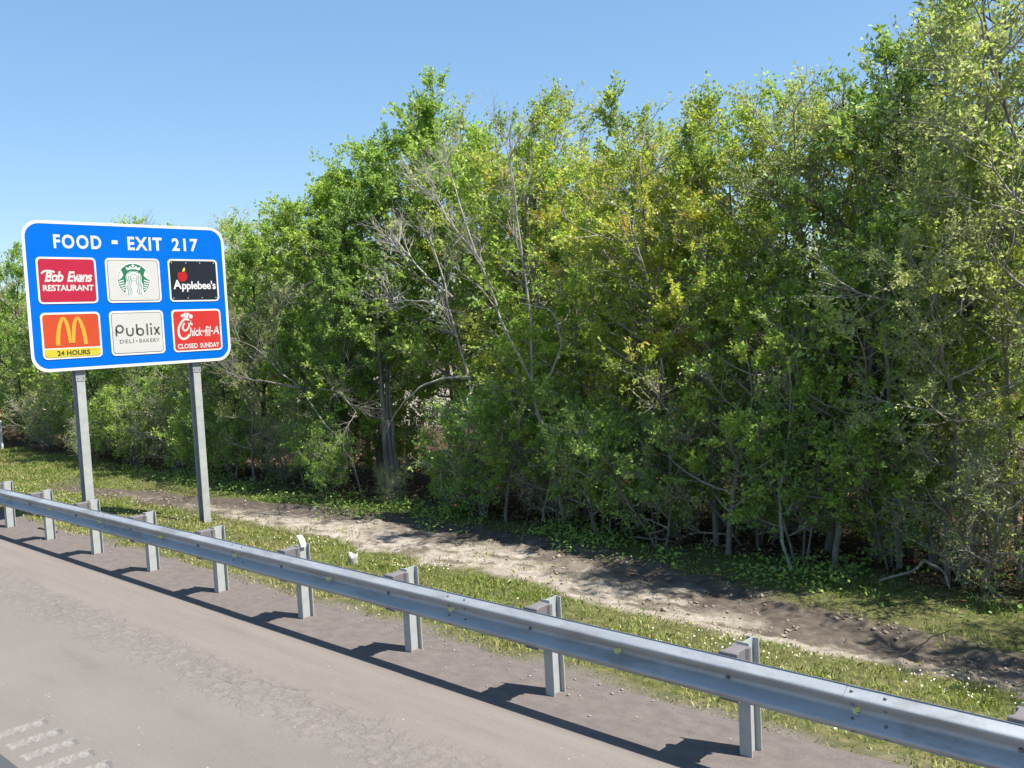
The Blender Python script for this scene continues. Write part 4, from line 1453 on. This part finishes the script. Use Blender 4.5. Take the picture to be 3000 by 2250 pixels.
gp = lambda x, y, dz=0.02: (x, y, ground_at(x, y) + dz)
stick('fallen_branch', 'grey forked fallen branch lying on leaf litter under the trees', [
    ([gp(12.95, 5.35), (13.35, 5.05, -0.55), (13.6, 4.92, -0.42)], 0.018, 0.024), ([(13.6, 4.92, -0.43), (13.5, 4.65, -0.52), gp(13.15, 4.45)], 0.022, 0.012)], B_pale, 1)
stick('leaning_pole', 'pale broken pole leaning against the pale forked tree', [([gp(13.62, 12.3), (13.75, 12.1, 0.3)], 0.028, 0.022)], B_pale, 2)
stick('fallen_branch', 'short dark stick lying on the shoulder by a guardrail post', [([(6.25, 18.0, 0.02), (6.32, 17.6, 0.03), (6.3, 17.25, 0.02)], 0.02, 0.012)], B_grey, 3)
stick('fallen_branch', 'long pale stick lying in the weeds under the trees', [([gp(13.35, 9.95), gp(13.55, 9.5), gp(13.5, 9.1)], 0.02, 0.012)], B_pale, 4)
stick('fallen_branch', 'curved bare twig standing up from the sand track edge', [([gp(10.0, 3.9), (10.1, 3.75, -0.42), (10.25, 3.6, -0.3), (10.2, 3.45, -0.22)], 0.01, 0.005)], B_dark, 5)

# ------------------------------------------------------------------ uncountable covers
def thin(rs, n, x0, x1, y0, y1, weight, far=True):
    """random spots, denser towards the viewer, kept where weight is high"""
    x = rs.uniform(x0, x1, n)
    y = y0 + (y1 - y0) * rs.random(n) ** (1.5 if far else 1.0)
    keep = rs.random(n) < weight(x, y)
    return x[keep], y[keep]


def blades(name, x, y, h, width, tint, seed, lean=0.45):
    rs = np.random.default_rng(seed)
    N = len(x)
    z = ground_z(x, y) - 0.008
    a = rs.uniform(0, 2 * np.pi, N)
    w = width * rs.uniform(0.6, 1.3, N)
    hh = h * rs.uniform(0.5, 1.3, N)
    p = np.stack([x, y, z], 1)
    side = np.stack([np.cos(a), np.sin(a), 0 * a], 1) * w[:, None] / 2
    ld = rs.normal(0, lean, (N, 2))
    mid = p + np.stack([ld[:, 0] * hh * 0.35, ld[:, 1] * hh * 0.35, hh * 0.6], 1)
    tip = p + np.stack([ld[:, 0] * hh, ld[:, 1] * hh, hh * (1 - 0.3 * np.abs(ld).sum(1).clip(0, 1.2))], 1)
    v = np.stack([p - side, p + side, mid + side * 0.7, tip, mid - side * 0.7], 1).reshape(-1, 3)
    q = np.arange(5 * N).reshape(N, 5)
    return mesh_np(name, v, q, {'tint': ('FACE', np.clip(tint, 0, 1))})


F_grass = foliage_mat('grass_blade', [(0.0, (0.075, 0.135, 0.025)), (0.35, (0.15, 0.215, 0.045)), (0.65, (0.26, 0.28, 0.085)), (1.0, (0.44, 0.37, 0.19))], 0.25, 0.02)
rs = np.random.default_rng(17)


def w_grass(x, y):
    sand, soil, grass, litter, edge = covers(x, y)
    patch = 0.25 + 0.9 * sstep(vnoise(x, y, 0.7, 3, 41), -0.3, 0.4)
    w = grass * patch
    w = np.where((x > 11.0) & (y < 26), w * 0.6, w)
    return np.clip(w + 0.10 * edge * sstep(x, 6.3, 6.6) * patch + 0.22 * sand * sstep(vnoise(x, y, 0.5, 3, 71), 0.05, 0.45), 0, 1)


x, y = thin(rs, 270000, 6.3, 13.6, 0.5, 48, w_grass)
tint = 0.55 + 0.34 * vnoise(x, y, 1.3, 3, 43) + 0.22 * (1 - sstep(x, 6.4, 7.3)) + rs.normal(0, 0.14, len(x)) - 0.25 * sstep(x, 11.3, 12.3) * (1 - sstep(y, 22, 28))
hgt = 0.064 * (0.8 + 0.6 * sstep(vnoise(x, y, 0.5, 2, 44), 0, 0.5)) * (1 + np.clip(y - 14, 0, 30) / 60)
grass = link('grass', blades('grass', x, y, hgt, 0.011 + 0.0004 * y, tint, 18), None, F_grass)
tag(grass, 'short sunlit grass on the verge behind the guardrail', 'grass', kind='stuff')

# small pale wildflowers in the grass
wf = lambda x, y: np.clip(covers(x, y)[2] * sstep(vnoise(x, y, 1.1, 2, 47), -0.25, 0.5), 0, 1) * (1 - sstep(x, 9.8, 10.5))
x, y = thin(rs, 3200, 6.7, 10.4, 1, 34, wf)
N = len(x)
z = ground_z(x, y) + rs.uniform(0.05, 0.11, N)
c = np.stack([x, y, z], 1)
nn = unit(rs.normal(0, 0.5, (N, 3)) + np.array([-0.25, -0.45, 1.0]))
ax = unit(np.cross(nn, rs.normal(0, 1, (N, 3))))
bx = np.cross(nn, ax)
r_ = rs.uniform(0.006, 0.013, N)[:, None]
an = np.linspace(0, 2 * np.pi, 6, endpoint=False)
v = (c[:, None] + r_[:, None] * (np.cos(an)[None, :, None] * ax[:, None] + np.sin(an)[None, :, None] * bx[:, None])).reshape(-1, 3)
fl = link('wildflowers', mesh_np('wildflowers', v, np.arange(6 * N).reshape(N, 6), {'tint': ('FACE', rs.random(N))}), None, plain('petal_white', (0.55, 0.55, 0.40), 0.7, 0, 0.1))
tag(fl, 'tiny white wildflowers scattered through the verge grass', 'wildflowers', kind='stuff')

# broad-leaved weeds: by the shoulder edge and in the shade of the wood
def w_weed(x, y):
    shade = sstep(x, 11.6, 12.4) * (1 - sstep(x, 13.3, 14.2)) * (1 - sstep(y, 24, 30)) * sstep(vnoise(x, y, 1.2, 3, 51), -0.3, 0.25)
    verge = sstep(x, 6.5, 6.8) * (1 - sstep(x, 7.2, 8.2)) * sstep(vnoise(x, y, 0.9, 2, 52), 0.2, 0.5) * (1 - sstep(y, 16, 22))
    return np.clip(shade * 0.85 + verge * 0.35, 0, 1)


x, y = thin(rs, 75000, 6.4, 14.3, 1, 30, w_weed, False)
N = len(x)
p = np.stack([x, y, ground_z(x, y) + rs.random(N) ** 1.6 * np.where(x > 10, 0.22, 0.10)], 1)
wm = leaves_mesh('ground_cover', rs, p, unit(rs.normal(0, 1, (N, 3)) + np.array([0, 0, 0.8])), np.where(x > 10, 0.075, 0.05), 0.6, 0.9, 0.5, 0.18)
gc = link('ground_cover', wm, None, F_deep)
tag(gc, 'low leafy green weeds carpeting the shaded edge of the wood', 'weeds', kind='stuff')

# dead leaves under the trees
x, y = thin(rs, 26000, 12.6, 19.5, 0.5, 34, lambda x, y: covers(x, y)[3] * 0.8 + 0.12)
N = len(x)
p = np.stack([x, y, ground_z(x, y) + 0.006 + rs.random(N) * 0.03], 1)
lm = leaves_mesh('leaf_litter', rs, p, rs.normal(0, 1, (N, 3)), 0.10, 0.6, 1.6, 0.5, 0.25)
F_dead = foliage_mat('leaf_dead', [(0.0, (0.06, 0.04, 0.026)), (0.5, (0.19, 0.105, 0.06)), (0.8, (0.31, 0.19, 0.115)), (1.0, (0.45, 0.34, 0.24))], 0.12, 0.03)
ll = link('leaf_litter', lm, None, F_dead)
tag(ll, 'brown dead leaves lying on the forest floor', 'leaf litter', kind='stuff')


# stones and clods
def chunks(name, x, y, size, mat, seed, flat_=0.6):
    rs = np.random.default_rng(seed)
    N = len(x)
    base = np.array([(1, 0, 0), (0, 1, 0), (-1, 0, 0), (0, -1, 0), (0.1, 0.1, 1), (0, 0, -1)], float)
    tri = np.array([(0, 1, 4), (1, 2, 4), (2, 3, 4), (3, 0, 4), (1, 0, 5), (2, 1, 5), (3, 2, 5), (0, 3, 5)])
    a = rs.uniform(0, 2 * np.pi, N)
    jit = base[None] * rs.uniform(0.6, 1.3, (N, 6, 1)) + rs.normal(0, 0.12, (N, 6, 3))
    jit[:, :, 2] *= flat_
    ca, sa = np.cos(a)[:, None], np.sin(a)[:, None]
    vx = (jit[..., 0] * ca - jit[..., 1] * sa) * size[:, None] + x[:, None]
    vy = (jit[..., 0] * sa + jit[..., 1] * ca) * size[:, None] + y[:, None]
    z0 = np.maximum(ground_z(x, y), np.where(x < 6.45, 0.0, -9))
    vz = jit[..., 2] * size[:, None] + z0[:, None] + 0.2 * size[:, None]
    v = np.stack([vx, vy, vz], -1).reshape(-1, 3)
    f = (tri[None] + 6 * np.arange(N)[:, None, None]).reshape(-1, 3)
    return link(name, mesh_np(name, v, f), None, mat)


x, y = thin(rs, 4200, 5.5, 7.1, 1, 28, lambda x, y: np.exp(-((x - 6.35) / 0.35) ** 2) * sstep(vnoise(x, y, 0.7, 2, 61), -0.4, 0.5))
o = chunks('gravel', x, y, rs.lognormal(-4.8, 0.5, len(x)).clip(0.004, 0.026), plain('gravel_pale', (0.24, 0.22, 0.20), 0.9, 0, 0.35, 40), 62)
tag(o, 'loose gravel and chips along the ragged asphalt edge', 'gravel', kind='stuff')
x, y = thin(rs, 520, 2.95, 5.5, 4, 22, lambda x, y: 0.35 + 0 * x)
o = chunks('grit', x, y, rs.lognormal(-5.5, 0.45, len(x)).clip(0.002, 0.012), plain('grit_white', (0.42, 0.40, 0.37), 0.8, 0, 0.2, 40), 63)
tag(o, 'pale grit scattered over the shoulder', 'gravel', kind='stuff')
x, y = thin(rs, 9000, 8.8, 13.2, 1, 27, lambda x, y: np.clip(covers(x, y)[0] * 0.35 + covers(x, y)[1], 0, 1) * sstep(vnoise(x, y, 0.9, 2, 64), -0.2, 0.4))
o = chunks('soil_clods', x, y, rs.lognormal(-3.9, 0.45, len(x)).clip(0.008, 0.06), plain('clod_soil', (0.24, 0.20, 0.155), 0.95, 0, 0.45, 12), 65)
tag(o, 'crumbled clods of sandy soil along the track', 'soil', kind='stuff')
